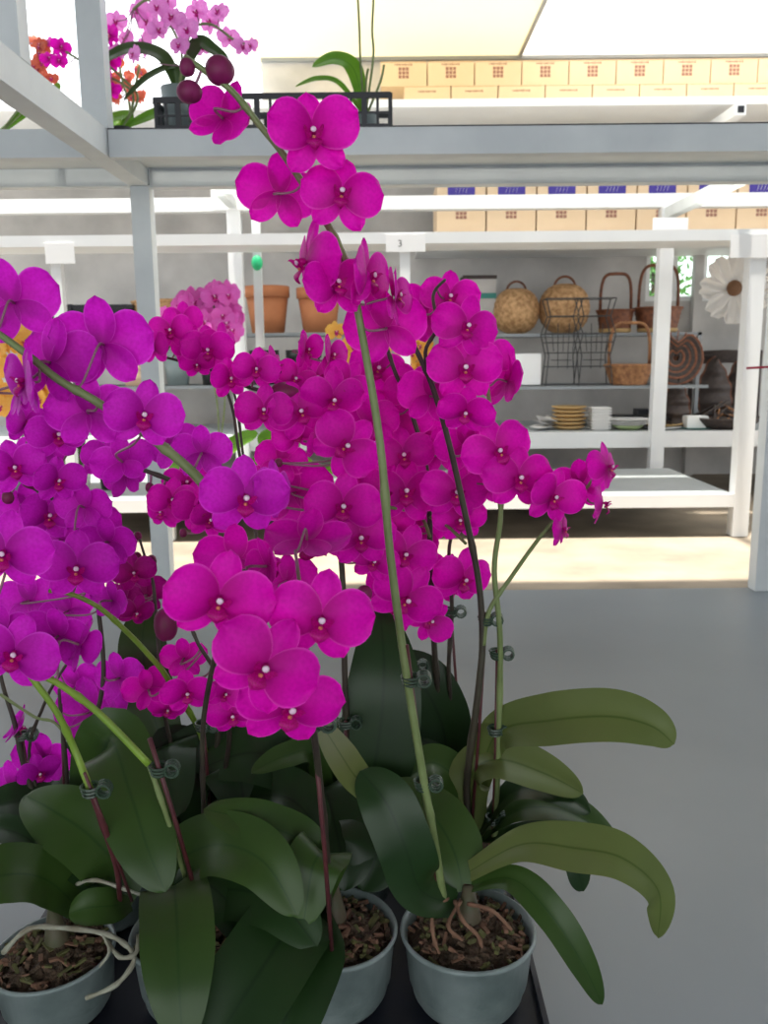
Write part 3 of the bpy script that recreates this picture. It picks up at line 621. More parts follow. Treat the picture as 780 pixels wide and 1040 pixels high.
class Plant:
    def __init__(s, base, label, pet='petal_magenta', R=.070, zr=.14, z0=.053, tilt=0):
        s.b = V(base); s.pet = pet; s.root = empty('potted_orchid', (s.b.x, s.b.y, z0), label, 'orchid'); s.stems = {}
        s.zr = zr; h = zr-z0; q = MB(); n = 48; c = V((s.b.x, s.b.y, z0))
        M = Matrix.Rotation(tilt, 4, 'Y')
        q.lathe([(.001, 0), (R*.66, 0), (R*.76, h*.04), (R*.83, h*.14), (R*.87, h*.30), (R*.89, h*.32), (R*.96, h*.92), (R*1.0, h*.935), (R*1.015, h*.97), (R, h), (R*.965, h), (R*.93, h*.9), (R*.70, .01), (.001, .008)], n, 'pot_plastic', c, M=M,
                wob=lambda a, z: 1+.008*math.sin(3*a+40*z)); q.build('pot', s.root, smooth=True)
        q = MB(); zt_ = h*.80; seed = s.b.x*31+s.b.y*17
        def fn(u, v):
            a = 2*PI*v; rr = R*.92*u; x = rr*math.cos(a); y = rr*math.sin(a); z = zt_+.022*(1-u*u)+.010*noise.noise(V((x*60+seed, y*60, 0)))+.006*noise.noise(V((x*160, y*160+seed, 3)))
            return c+(M @ V((x, y, z)))
        q.grid(fn, 14, 40, 'bark')
        rn = random.Random(int(seed*100))
        for i in range(170):
            a = rn.uniform(0, 2*PI); rr = R*.88*math.sqrt(rn.random()); x = rr*math.cos(a); y = rr*math.sin(a); z = zt_+.024*(1-(rr/R)**2)+.003
            sz = rn.uniform(.003, .009); dd = V((rn.uniform(-1, 1), rn.uniform(-1, 1), rn.uniform(-.4, .7))).normalized()*sz
            p = c+(M @ V((x, y, z))); q.beam(p-dd, p+dd, rn.uniform(.002, .005), rn.uniform(.0015, .004), rn.choice(['bark_chip', 'bark', 'bark', 'moss', 'moss', 'bark_chip']))
        o = q.build('bark_mulch', s.root); o['kind'] = 'stuff'
        q = MB(); q.tube([c+V((0, 0, zt_)), c+V((.002, 0, zt_+.03)), c+V((0, .002, zt_+.065))], [.015, .013, .006], 10, 'sheath'); q.build('crown', s.root, smooth=True)
    def stem(s, nm, pts, r0=4.2, r1=2.2, mt='stem_green'):
        path = spline([Q(*p) for p in pts], 6); k = len(path); q = MB()
        rr = [(r0+(r1-r0)*i/(k-1))/1000*(1.25 if (i % 18 == 9) else 1) for i in range(k)]
        q.tube(path, rr, 8, mt); q.build('flower_stem', s.root, smooth=True)
        s.stems[nm] = path; return s
    def stake(s, a, b, r=2.0, clips=()):
        q = MB(); A = Q(*a); B = Q(*b); q.tube([A, A.lerp(B, .5)+V((.001, 0, 0)), B], r/1000, 7, 'stake'); q.build('support_stake', s.root, smooth=True)
        for t in clips: s.clip(A.lerp(B, t))
    def clip(s, p):
        q = MB(); k = random.Random(int(p.x*1e4)); an = k.uniform(-.4, .4)
        for j in range(3):
            q.tube([p+V(((.007+.001*j)*math.cos(a), .007*math.sin(a), (j-1)*.0035+.0012*math.sin(a+an))) for a in [2*PI*i/14 for i in range(14)]], .0015, 5, 'clip', closed=True)
        for j in range(3):
            q.tube([p+V((.013, -.004+j*.003, .001*j))+V((.0065*math.cos(a), 0, .0065*math.sin(a))) for a in [2*PI*i/12 for i in range(12)]], .0016, 5, 'clip', closed=True)
        q.build('stem_clip', s.root, smooth=False)
    def near(s, st, px, py):
        best = None
        for p in s.stems[st]:
            r = p-CAM; d = r.dot(fw); x = 390+F*r.dot(cr)/d; y = 520-F*r.dot(cu)/d; e = (x-px)**2+(y-py)**2
            if best is None or e < best[0]: best = (e, p, d)
        return best
    def bloom(s, st, px, py, w, az=0, el=5, roll=0, dd=0, var=None, pet=None, dep=None):
        e, sp, ds = s.near(st, px, py); d = dep or (ds-.028*math.cos(math.radians(az))+dd)
        c = Q(px, py, d); sc = w*d/F/2*1.0; az += rnd.uniform(-7, 7); el += rnd.uniform(-5, 5); roll += rnd.uniform(-6, 6)
        # screen-relative azimuth
        az2 = az+math.degrees(math.atan2(-(c.x), c.y))*.5
        pm = pet or s.pet; M = bloom_matrix(c, az2, el, roll, sc); var = rnd.randrange(5) if var is None else var; sc *= rnd.uniform(.97, 1.07)
        L = s.root.location; Mr = Matrix.Translation(-L) @ M
        o = bpy.data.objects.new('bloom', BM[pm][var % len(BM[pm])]); C.objects.link(o); o.parent = s.root; o.matrix_local = Mr
        l = bpy.data.objects.new('lip', LIP); C.objects.link(l); l.parent = o
        f = (M.to_3x3() @ V((0, 0, 1))).normalized(); dist = (sp-c).length
        b0 = c-f*.002; b1 = c-f*min(.02, dist*.5); b2 = sp.lerp(b1, .35)+V((0, 0, -.004))
        q = MB(); q.tube(spline([b0, b1, b2, sp], 4), [.0012]*12+[.0018], 6, 'pedicel'); me = q.mesh('pedicel', M=M.inverted())
        pd = bpy.data.objects.new('pedicel', me); C.objects.link(pd); pd.parent = o
    def bud(s, st, px, py, rx, ry=None, dd=0, roll=0):
        e, sp, ds = s.near(st, px, py); d = ds+dd; c = Q(px, py, d); rx = rx*d/F; ry = (ry*d/F) if ry else rx*1.15; q = MB()
        q.ball(c, (rx, rx*.9, ry), 'bud', 12, M=Matrix.Rotation(math.radians(roll), 4, 'Y'))
        for k in range(3):
            a = 2*PI*k/3; q.ball(c+V((rx*.18*math.cos(a), rx*.18*math.sin(a), -ry*.1)), (rx*.86, rx*.8, ry*.92), 'bud', 10)
        q.tube(spline([c, c.lerp(sp, .5)+V((0, 0, -.003)), sp], 4), .0014, 6, 'pedicel'); q.build('bud', s.root, smooth=True)
    def leaf(s, *a, **k): leaf(s.root, *a, **k); return s
    def root_(s, pts, r=2.6, mt='root'):
        path = spline([Q(*p) for p in pts], 5); q = MB(); n = len(path); q.tube(path, [r/1000*(1+.18*math.sin(i*1.7)) * (1 if i < n-3 else .8) for i in range(n)], 8, mt); q.build('aerial_root', s.root, smooth=True)

# --- nursery trays
def tray(x0, x1, y0, y1, label):
    r = empty('nursery_tray', ((x0+x1)/2, (y0+y1)/2, 0), label, 'tray'); q = MB(); h = .062
    q.box((x0+.004, y0+.004, .001), (x1-.004, y1-.004, .052), 'tray_navy'); q.build('tray_base', r)
    q = MB(); t = .006
    for a, b in (((x0, y0), (x1, y0+t)), ((x0, y1-t), (x1, y1)), ((x0, y0), (x0+t, y1)), ((x1-t, y0), (x1, y1))): q.box((a[0], a[1], .008), (b[0], b[1], h), 'tray_navy')
    q.box((x0-.006, y0-.006, h-.004), (x1+.006, y0+t, h), 'tray_navy'); q.build('tray_wall', r)
DX, DY = .088, .845; SP = .150
cols = [DX-3*SP, DX-2*SP, DX-SP, DX]; rows = [DY, DY+.155, DY+.31]
tray(cols[2]-.078, DX+.082, DY-.085, rows[2]+.08, 'low black nursery tray under the right-hand orchid pots')
tray(cols[0]-.078, cols[1]+.068, DY-.085, rows[2]+.08, 'low black nursery tray under the left-hand orchid pots')

# ------------------------------------------------------------------ PLANT D (right front)
D = Plant((cols[3], rows[0], 0), 'potted magenta orchid at right front, its tall arching spike rises above the rack shelf', R=.0735)
D.stem('a', [(452, 925, .935), (442, 860, .905), (430, 790, .88), (412, 680, .85), (396, 560, .83), (386, 450, .81), (366, 330, .80), (352, 268, .79), (325, 215, .78), (290, 160, .765), (262, 125, .755), (235, 92, .745), (205, 70, .735), (188, 58, .73)], 4.6, 2.4)
D.stake((445, 925, .93), (413, 655, .845), 2.2, (.5, .88))
for b in [(318, 138, 92, 5, 12, 3), (228, 122, 78, 150, -20, -25), (284, 196, 82, 165, 10, -12), (347, 198, 84, 6, 12, 8), (312, 268, 96, -74, -5, 8), (341, 290, 74, 34, 18, 0), (372, 282, 84, 74, 5, 5), (400, 302, 66, 76, 10, 20), (392, 333, 84, 178, 5, 15, 0)]:
    D.bloom('a', *b)
D.bloom('a', 355, 268, 72, 82, 10, -8, .03)
for b in [(223, 71, 15, 14, 0, 20), (192, 93, 13, 11, 0, 0), (190, 68, 8, 9, 0, 0)]: D.bud('a', *b)
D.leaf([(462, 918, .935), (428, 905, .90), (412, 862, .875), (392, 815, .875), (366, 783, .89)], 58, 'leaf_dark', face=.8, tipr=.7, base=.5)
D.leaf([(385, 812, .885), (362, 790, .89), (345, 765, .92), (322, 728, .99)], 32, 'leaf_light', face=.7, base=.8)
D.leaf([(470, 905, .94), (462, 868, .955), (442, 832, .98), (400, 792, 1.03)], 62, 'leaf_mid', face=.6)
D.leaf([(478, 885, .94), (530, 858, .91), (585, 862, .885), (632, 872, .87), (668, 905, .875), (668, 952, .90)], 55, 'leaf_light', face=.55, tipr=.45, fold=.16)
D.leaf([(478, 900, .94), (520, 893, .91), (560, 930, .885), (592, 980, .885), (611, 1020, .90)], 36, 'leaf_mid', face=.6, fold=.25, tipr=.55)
for pts in ([(462, 915, .93), (470, 935, .905), (485, 950, .90), (490, 965, .905)], [(455, 912, .93), (440, 925, .91), (440, 950, .90), (446, 968, .90)], [(475, 918, .93), (500, 925, .915), (520, 945, .905)], [(468, 915, .93), (455, 940, .90), (470, 955, .895)]): D.root_(pts, 2.2, 'bark_chip')
# ------------------------------------------------------------------ PLANT E (behind D)
E = Plant((cols[3], rows[1], 0), 'magenta orchid behind the right front pot, side branch of blooms reaches right')
E.stem('a', [(480, 860, 1.1), (474, 800, 1.08), (486, 700, 1.035), (490, 650, 1.02), (486, 590, 1.0), (472, 520, .97), (456, 450, .94), (440, 395, .92), (425, 360, .91), (410, 333, .91), (398, 318, .915)], 4.8, 2.2, 'stem_dark')
E.stem('b', [(440, 395, .92), (432, 358, .905), (444, 332, .90), (440, 300, .90), (452, 284, .91)], 2.2, 1.6, 'stem_dark')
E.stem('c', [(491, 655, 1.02), (497, 620, 1.01), (520, 585, 1.0), (545, 550, .98), (562, 530, .97), (585, 507, .96), (600, 490, .95), (607, 476, .95)], 3.0, 1.6, 'stem_green')
E.stem('d', [(502, 860, 1.09), (506, 760, 1.06), (508, 650, 1.02), (502, 580, 1.0), (508, 530, .98), (508, 497, .97), (503, 460, .965), (496, 400, .96), (488, 340, .955)], 4.0, 2.0, 'stem_green')
E.stake((478, 855, 1.1), (494, 622, 1.015), 2.0, (.0+.97,)); E.stake((500, 858, 1.09), (505, 660, 1.03), 2.0, (.14, .6, .98))
for b in [('b', 474, 332, 70, 5, 0, 18), ('b', 430, 318, 66, 150, 0, -30, .02), ('b', 457, 303, 62, 8, 8, 10, .05), ('a', 472, 374, 78, 2, 0, 3), ('d', 516, 388, 64, 118, -15, 10), ('a', 473, 418, 60, -8, -28, 8), ('a', 436, 402, 66, 200, 0, -10),
          ('a', 445, 385, 50, 165, 10, 40, .03), ('d', 506, 458, 74, 16, -5, -22), ('d', 527, 486, 74, 12, 0, 8), ('a', 473, 452, 66, 190, 10, 10, .02), ('c', 561, 505, 64, 24, 0, 12), ('c', 588, 492, 58, 175, 8, 10, .01), ('c', 617, 475, 56, 52, 5, 8), ('c', 612, 512, 50, 70, -5, 25), ('c', 571, 538, 42, 72, 0, 0),
          ('c', 545, 492, 50, 20, 0, 30, .03), ('d', 497, 368, 56, 30, 5, -20, .03), ('d', 490, 490, 56, 160, 0, 0, .03)]: E.bloom(b[0], *b[1:])
E.bud('a', 497, 356, 4, 5)
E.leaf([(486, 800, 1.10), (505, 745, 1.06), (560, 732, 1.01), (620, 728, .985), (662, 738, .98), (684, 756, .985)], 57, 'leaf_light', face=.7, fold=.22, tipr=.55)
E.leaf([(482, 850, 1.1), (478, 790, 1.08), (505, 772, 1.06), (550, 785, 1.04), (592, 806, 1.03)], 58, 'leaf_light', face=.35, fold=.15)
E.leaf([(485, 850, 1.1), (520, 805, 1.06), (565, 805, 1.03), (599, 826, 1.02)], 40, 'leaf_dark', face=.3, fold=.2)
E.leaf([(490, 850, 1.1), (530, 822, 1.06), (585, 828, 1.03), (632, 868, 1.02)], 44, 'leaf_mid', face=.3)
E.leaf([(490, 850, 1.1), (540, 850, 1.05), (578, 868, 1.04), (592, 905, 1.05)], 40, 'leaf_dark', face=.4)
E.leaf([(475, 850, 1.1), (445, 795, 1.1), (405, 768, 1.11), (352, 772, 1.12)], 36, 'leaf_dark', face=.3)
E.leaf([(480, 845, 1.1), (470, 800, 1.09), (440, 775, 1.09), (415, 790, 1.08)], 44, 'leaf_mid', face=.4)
# ------------------------------------------------------------------ PLANT I (third row)
I = Plant((cols[3]-.02, rows[2], 0), 'magenta orchid at the rear of the right tray with dark straight stems')
I.stem('a', [(452, 785, 1.24), (446, 720, 1.2), (440, 640, 1.15), (437, 560, 1.10), (436, 520, 1.08), (432, 470, 1.06), (418, 420, 1.05), (402, 380, 1.04), (392, 350, 1.04)], 4.6, 2.2, 'stem_dark')
I.stem('b', [(437, 545, 1.09), (425, 522, 1.07), (395, 515, 1.04), (380, 510, 1.03)], 2.4, 1.8, 'stem_green')
I.stem('c', [(437, 525, 1.08), (455, 535, 1.04), (473, 552, 1.0)], 2.2, 1.8, 'stem_green')
I.stem('d', [(466, 780, 1.24), (456, 690, 1.18), (459, 620, 1.15), (456, 560, 1.12), (462, 530, 1.10), (460, 480, 1.08)], 3.4, 1.8, 'stem_dark')
I.stake((468, 780, 1.24), (458, 620, 1.15), 2.0, (.99,)); I.stake((452, 790, 1.24), (418, 670, 1.16), 2.0, (.95,))
for b in [('a', 412, 500, 76, 4, 5, 4), ('a', 410, 463, 64, 8, 5, -10, .02), ('a', 402, 420, 78, 178, 5, 0), ('d', 463, 500, 70, 6, 0, 5, -.06), ('d', 467, 528, 56, 0, -10, 0, -.03), ('a', 447, 458, 56, 178, 5, 5, -.01), ('a', 424, 442, 58, 170, 0, 30, .02),
          ('a', 412, 563, 66, 0, 0, 14, -.03), ('a', 412, 608, 80, 4, -8, 38, -.05), ('d', 470, 588, 66, 28, -5, 14), ('d', 452, 585, 56, 160, 0, -20), ('a', 394, 590, 56, 40, -5, 10), ('a', 424, 538, 62, 172, 0, 10), ('a', 395, 535, 60, 10, 0, -25, .02), ('a', 380, 470, 60, 175, 10, 20, .03), ('a', 436, 630, 50, 20, 0, 60, .02), ('b', 392, 500, 60, 0, 0, 20, .04), ('a', 418, 395, 56, 10, 0, -20, .03), ('a', 383, 375, 60, 20, 0, 20, .04), ('a', 400, 625, 46, 0, 0, 0, .03)]: I.bloom(b[0], *b[1:])
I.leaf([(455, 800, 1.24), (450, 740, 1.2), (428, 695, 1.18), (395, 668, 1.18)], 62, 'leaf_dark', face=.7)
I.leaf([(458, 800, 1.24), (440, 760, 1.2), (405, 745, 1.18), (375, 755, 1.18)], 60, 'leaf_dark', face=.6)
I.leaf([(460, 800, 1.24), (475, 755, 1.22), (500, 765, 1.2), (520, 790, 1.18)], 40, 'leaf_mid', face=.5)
# ------------------------------------------------------------------ PLANT F (behind C)
Fp = Plant((cols[2], rows[1], 0), 'magenta orchid behind the centre pot with tall upright dark leaf')
Fp.stem('a', [(352, 855, 1.1), (352, 760, 1.08), (350, 680, 1.05), (348, 590, 1.02), (345, 540, 1.0), (352, 480, .98), (345, 432, .97), (312, 402, .97), (280, 398, .965), (255, 394, .965), (222, 380, .97)], 4.2, 2.0, 'stem_dark')
Fp.stem('b', [(338, 430, .97), (330, 400, .975), (335, 375, .98), (345, 350, .98)], 2.4, 1.5, 'stem_dark')
Fp.stake((350, 855, 1.1), (351, 732, 1.06), 2.0, (.98,))
for b in [('a', 351, 453, 76, 2, 0, 48), ('a', 348, 514, 78, 2, 0, 2), ('a', 366, 546, 74, 6, -5, 6), ('a', 300, 500, 82, 172, 0, 20), ('a', 285, 468, 54, 176, 0, -10), ('a', 276, 487, 56, 170, 0, 20, .02), ('a', 305, 418, 68, 14, 0, -18), ('b', 338, 405, 66, 10, -25, 10), ('b', 310, 356, 44, 58, 5, 0), ('b', 335, 362, 48, 62, 10, 10), ('b', 352, 390, 54, 20, 0, 40),
          ('a', 268, 417, 58, 0, 0, 4), ('a', 260, 375, 48, 4, 0, 6), ('a', 279, 372, 46, 66, 0, 10), ('a', 233, 385, 46, 30, 0, 0), ('a', 321, 450, 38, 60, 0, 0), ('a', 300, 440, 50, 10, 0, -30, .03), ('a', 330, 540, 64, 170, 0, 0, .03), ('a', 376, 430, 60, 176, 0, 20, .03), ('b', 322, 385, 50, 20, 10, -10, .03), ('a', 300, 385, 46, 10, 0, 30, .03), ('a', 370, 500, 60, 170, 0, 30, .04), ('a', 380, 570, 52, 0, 0, 20, .04)]: Fp.bloom(b[0], *b[1:])
Fp.bud('a', 290, 397, 15, 9, -.02, 5); Fp.bud('a', 370, 602, 8, 8); Fp.bud('a', 263, 510, 5); Fp.bud('a', 283, 470, 4)
Fp.leaf([(355, 850, 1.1), (380, 780, 1.08), (390, 690, 1.08), (386, 618, 1.12)], 80, 'leaf_dark', face=.85, fold=.1, tipr=.5)
Fp.leaf([(345, 850, 1.1), (372, 815, 1.04), (385, 855, .99), (368, 905, .97)], 74, 'leaf_dark', face=.7)
Fp.leaf([(340, 850, 1.1), (330, 800, 1.05), (345, 860, .99), (350, 905, .97)], 74, 'leaf_dark', face=.7)
Fp.leaf([(345, 850, 1.1), (310, 790, 1.06), (260, 765, 1.04), (205, 780, 1.05)], 70, 'leaf_dark', face=.6)
Fp.leaf([(340, 850, 1.1), (320, 770, 1.05), (290, 768, 1.02), (255, 785, 1.0)], 28, 'leaf_mid', face=.6)
# ------------------------------------------------------------------ PLANT C (centre front)
Cp = Plant((cols[2]+.002, rows[0]+.003, 0), 'magenta orchid in the centre front pot with four big near blooms')
Cp.stem('a', [(334, 935, .945), (333, 880, .88), (322, 770, .76), (312, 700, .70), (300, 640, .67), (272, 600, .66), (245, 580, .655), (225, 600, .65)], 3.6, 2.0, 'stem_dark')
Cp.stem('b', [(318, 740, .75), (312, 660, .74), (305, 600, .74), (300, 560, .76)], 2.4, 1.4, 'pedicel')
Cp.stake((338, 978, .875), (318, 732, .75), 2.3, (.99,))
for b in [('a', 268, 678, 116, 0, 0, 36, -.05, 0), ('a', 222, 609, 110, 4, 0, 12, -.01, 2), ('a', 326, 630, 108, 0, 0, 8, -.02, 0), ('a', 294, 718, 112, 8, -10, 14, -.005, 1), ('b', 312, 550, 88, 178, -58, 0), ('a', 240, 568, 80, 176, 0, 0, .04), ('a', 273, 575, 62, 120, 0, 10, .03), ('b', 292, 590, 60, 165, 0, 0, .05)]: Cp.bloom(b[0], *b[1:])
Cp.leaf([(322, 925, .94), (312, 862, .91), (262, 836, .885), (207, 822, .90)], 48, 'leaf_mid', face=.6)
Cp.leaf([(318, 925, .94), (300, 935, .88), (262, 990, .82), (212, 1070, .78)], 92, 'leaf_dark', face=.7, tipr=.7)
Cp.leaf([(322, 925, .94), (318, 965, .87), (300, 1010, .83), (270, 1080, .80)], 72, 'leaf_dark', face=.7, tipr=.7)
Cp.leaf([(320, 925, .94), (330, 870, .90), (318, 880, .87), (308, 940, .86)], 58, 'leaf_mid', face=.7)
# ------------------------------------------------------------------ PLANT B
B = Plant((cols[1], rows[0], 0), 'purple-magenta orchid whose long spike arches far left at eye level', pet='petal_purple')
B.stem('a0', [(205, 935, .94), (207, 840, .96), (206, 740, .93), (220, 660, .87), (236, 600, .81)], 2.4, 3.2, 'stem_dark')
B.stem('a', [(236, 600, .81), (243, 552, .775), (225, 520, .765), (205, 490, .76), (185, 470, .76), (150, 442, .75), (125, 426, .75), (95, 406, .74), (60, 386, .735), (30, 362, .73), (0, 340, .73), (-30, 322, .73)], 5.2, 2.8)
B.stem('b0', [(200, 935, .93), (176, 850, .86), (151, 776, .835)], 2.4, 2.6, 'stem_green')
B.stem('b', [(151, 776, .835), (100, 724, .82), (62, 696, .80), (38, 684, .79), (15, 672, .785), (-15, 668, .78)], 3.8, 2.4, 'stem_lime')
B.stake((197, 900, .87), (152, 750, .825), 2.4, (.80,))
for b in [('a', 248, 506, 92, 22, 0, 4, -.02), ('a', 280, 500, 70, 60, 0, 10, -.01), ('a', 205, 460, 62, 178, 0, 0), ('a', 146, 422, 78, 16, 0, 6), ('a', 106, 350, 102, 178, 5, 2), ('a', 52, 368, 96, 150, 0, -8), ('a', 26, 388, 76, -62, -5, 10), ('a', 15, 308, 96, 170, 5, 14), ('a', 90, 420, 84, 188, -10, 6), ('a', 20, 400, 60, 120, -10, 0, .02), ('b', 14, 664, 88, 0, 0, 14, .02), ('b', 60, 645, 76, 155, 10, -6), ('b', 82, 655, 62, 110, -20, -10), ('b', 2, 640, 60, 170, 0, 0, .03), ('a', 175, 452, 58, 170, -10, 10, .03), ('a', 125, 470, 64, 175, -30, 10, .04)]: B.bloom(b[0], *b[1:])
B.leaf([(190, 935, .94), (178, 900, .87), (180, 940, .81), (182, 1000, .775), (186, 1065, .76)], 74, 'leaf_mid', face=.9, fold=.10, tipr=.55, base=.75)
B.leaf([(185, 920, .94), (180, 878, .93), (222, 858, .88), (268, 876, .85), (302, 930, .84)], 66, 'leaf_mid', face=.75)
B.leaf([(200, 935, .94), (222, 905, .90), (280, 915, .87), (322, 962, .85)], 64, 'leaf_dark', face=.7)
B.leaf([(195, 935, .94), (200, 895, .92), (235, 920, .88), (260, 970, .86)], 50, 'leaf_dark', face=.7)
# ------------------------------------------------------------------ PLANT A
A = Plant((cols[0], rows[0]-.012, 0), 'purple-magenta orchid at far left front, white aerial roots spill over its pot', pet='petal_purple', R=.066, zr=.125, tilt=-.05)
A.stem('a0', [(122, 930, .935), (118, 880, .86), (92, 803, .812)], 2.6, 3.0, 'stake')
A.stem('a', [(92, 803, .812), (76, 762, .82), (58, 724, .80), (32, 688, .785), (10, 660, .78), (-15, 640, .77)], 3.8, 2.4, 'stem_lime')
A.stake((134, 915, .88), (86, 785, .80), 1.6, (.88,))
for b in [('a', 5, 562, 92, -6, 0, 16, .0)]: A.bloom(b[0], *b[1:])
A.leaf([(112, 925, .935), (120, 885, .93), (92, 850, .92), (58, 826, .93), (26, 808, .96)], 72, 'leaf_mid', face=.7)
A.leaf([(112, 928, .935), (105, 895, .93), (75, 868, .94), (38, 842, .97)], 46, 'leaf_dark', face=.6)
A.leaf([(82, 925, .935), (45, 893, .89), (0, 890, .85), (-45, 915, .83)], 62, 'leaf_mid', face=.65)
A.leaf([(132, 918, .92), (115, 920, .895), (90, 922, .88), (70, 928, .88)], 36, 'leaf_mid', face=.8)
A.leaf([(80, 925, .935), (40, 862, .95), (0, 842, .96), (-40, 850, .97)], 34, 'leaf_dark', face=.4)
A.root_([(3, 968, .865), (28, 944, .865), (60, 942, .865), (105, 948, .86), (128, 960, .855), (136, 976, .85), (118, 1000, .84), (87, 1014, .835)], 2.6)
A.root_([(104, 948, .86), (111, 966, .85), (101, 982, .85)], 1.6); A.root_([(78, 898, .90), (98, 894, .89), (135, 906, .89), (160, 915, .90)], 2.0); A.root_([(108, 955, .86), (122, 972, .85), (138, 968, .85), (140, 950, .87)], 2.4)
# ------------------------------------------------------------------ PLANT G (behind B)
Gp = Plant((cols[1], rows[1], 0), 'magenta orchid behind the long left spike, thin dark stems with small blooms')
Gp.stem('a', [(208, 865, 1.1), (222, 740, 1.05), (226, 620, 1.0), (208, 525, .97), (182, 493, .96), (140, 475, .95), (111, 462, .95), (78, 453, .94), (45, 440, .94), (10, 425, .94)], 3.6, 1.8, 'stem_dark')
Gp.stem('b', [(212, 865, 1.1), (232, 760, 1.02), (228, 697, .97), (215, 675, .95), (202, 655, .94), (191, 634, .94), (168, 619, .94)], 3.2, 1.6, 'stem_dark')
Gp.stem('c', [(205, 865, 1.1), (170, 740, 1.06), (163, 680, 1.03), (158, 620, 1.02), (155, 590, 1.02), (148, 568, 1.02), (140, 542, 1.02)], 3.0, 1.4, 'stem_dark')
Gp.stem('e', [(212, 865, 1.1), (208, 760, 1.06), (172, 692, .98), (150, 664, .95), (129, 642, .93), (102, 618, .91), (74, 604, .90), (50, 600, .90)], 3.6, 2.2, 'stem_lime')
Gp.stem('k', [(215, 865, 1.1), (262, 700, 1.08), (262, 560, 1.06), (243, 460, 1.05), (236, 415, 1.04), (222, 382, 1.03), (200, 372, 1.03), (165, 362, 1.03)], 2.4, 1.5, 'stem_dark')
Gp.stem('l', [(262, 560, 1.06), (248, 470, 1.06), (238, 400, 1.05), (222, 380, 1.03)], 1.8, 1.4, 'stem_dark')
Gp.stake((214, 840, 1.07), (206, 735, 1.0), 2.2, (.98,))
for b in [('a', 175, 508, 50, 6, 0, 10), ('a', 203, 515, 56, 12, 0, -10), ('a', 165, 520, 42, -30, 0, 0), ('a', 212, 528, 46, 20, 0, 20), ('a', 190, 490, 50, 10, 0, 0, .03), ('a', 26, 430, 50, 50, 0, 10), ('a', 58, 442, 60, 28, 0, 0), ('a', 58, 488, 54, 34, -5, 0, -.02), ('a', 15, 475, 62, 14, 0, -10), ('a', 108, 468, 52, 24, -5, 24), ('a', 128, 482, 56, 150, -10, 20), ('a', 75, 425, 56, 160, 0, 0, .03), ('a', 40, 460, 56, 160, 0, 10, .03),
          ('b', 187, 668, 48, 176, 0, 0), ('b', 190, 703, 56, 4, -8, 0), ('b', 236, 726, 54, 4, -10, 0), ('b', 150, 700, 48, 205, 0, 10), ('b', 228, 705, 40, 20, 0, 30), ('b', 170, 720, 40, 10, -10, 20, .03),
          ('k', 211, 356, 54, 10, -8, 0), ('k', 225, 350, 46, 40, -8, 10), ('k', 174, 336, 46, -10, 0, 0), ('k', 156, 352, 42, -30, 0, 0), ('k', 192, 352, 46, -20, 0, 10), ('k', 186, 325, 40, 0, 0, 0, .03), ('k', 200, 370, 36, 0, -20, 0),
          ('c', 136, 582, 46, 10, 0, 0), ('c', 150, 604, 44, 150, 0, 20), ('c', 124, 610, 42, 160, 0, 0), ('c', 138, 622, 40, 20, -10, 20), ('e', 78, 577, 82, 4, 0, 4, -.01), ('e', 110, 550, 60, 176, 0, 0), ('e', 86, 515, 60, 170, 5, 0), ('e', 115, 610, 46, 150, -10, 0, .02), ('e', 100, 535, 52, 160, 0, 20, .03)]:
    Gp.bloom(b[0], *b[1:], pet=('petal_dark' if b[0] == 'c' else ('petal_purple' if b[0] == 'e' or (b[0] == 'a' and b[1] < 140) else None)))
for b in [('c', 140, 544, 4), ('c', 139, 566, 5), ('c', 154, 569, 5), ('c', 150, 580, 4), ('a', 152, 495, 4.5), ('a', 160, 503, 4), ('b', 168, 634, 12, 17), ('a', 186, 541, 4)]: Gp.bud(b[0], *b[1:])
Gp.leaf([(205, 865, 1.1), (190, 790, 1.08), (235, 770, 1.05), (250, 830, 1.02)], 80, 'leaf_dark', face=.7)
Gp.leaf([(205, 865, 1.1), (160, 740, 1.1), (145, 660, 1.1), (150, 618, 1.12)], 50, 'leaf_mid', face=.8)
Gp.leaf([(200, 865, 1.1), (175, 790, 1.07), (165, 760, 1.05), (180, 830, .98)], 70, 'leaf_dark', face=.7)
Gp.leaf([(205, 865, 1.1), (230, 820, 1.05), (290, 810, 1.0), (330, 850, .98)], 66, 'leaf_dark', face=.6)
Gp.leaf([(205, 865, 1.1), (215, 800, 1.07), (260, 740, 1.08), (300, 720, 1.1)], 70, 'leaf_dark', face=.7)
# ------------------------------------------------------------------ PLANT H (behind A)
H = Plant((cols[0], rows[1], 0), 'purple orchid in the far left second row with broad dark upright leaf', pet='petal_purple')
H.stem('a', [(72, 870, 1.1), (80, 780, 1.06), (104, 700, 1.03), (100, 620, 1.01), (88, 560, 1.0), (62, 515, .98), (39, 499, .97), (15, 485, .97)], 3.4, 1.8, 'stem_dark')
H.stem('b', [(70, 870, 1.1), (68, 790, 1.07), (62, 730, 1.05), (60, 700, 1.04)], 3.2, 2, 'stem_dark')
H.stem('c', [(60, 870, 1.1), (28, 790, 1.08), (15, 735, 1.06), (4, 700, 1.05), (-5, 660, 1.04)], 4.2, 2, 'stem_dark')
H.stem('d', [(66, 870, 1.1), (30, 775, 1.08), (45, 715, 1.05), (64, 680, 1.03), (80, 660, 1.02)], 2.4, 1.6, 'stem_dark')
H.stem('e', [(0, 705, 1.04), (35, 728, 1.05), (60, 738, 1.05), (88, 790, 1.07)], 2.0, 1.6, 'stem_green')
H.stake((66, 870, 1.1), (62, 715, 1.05), 1.8); H.stake((40, 870, 1.1), (22, 745, 1.07), 2.0, (.99,))
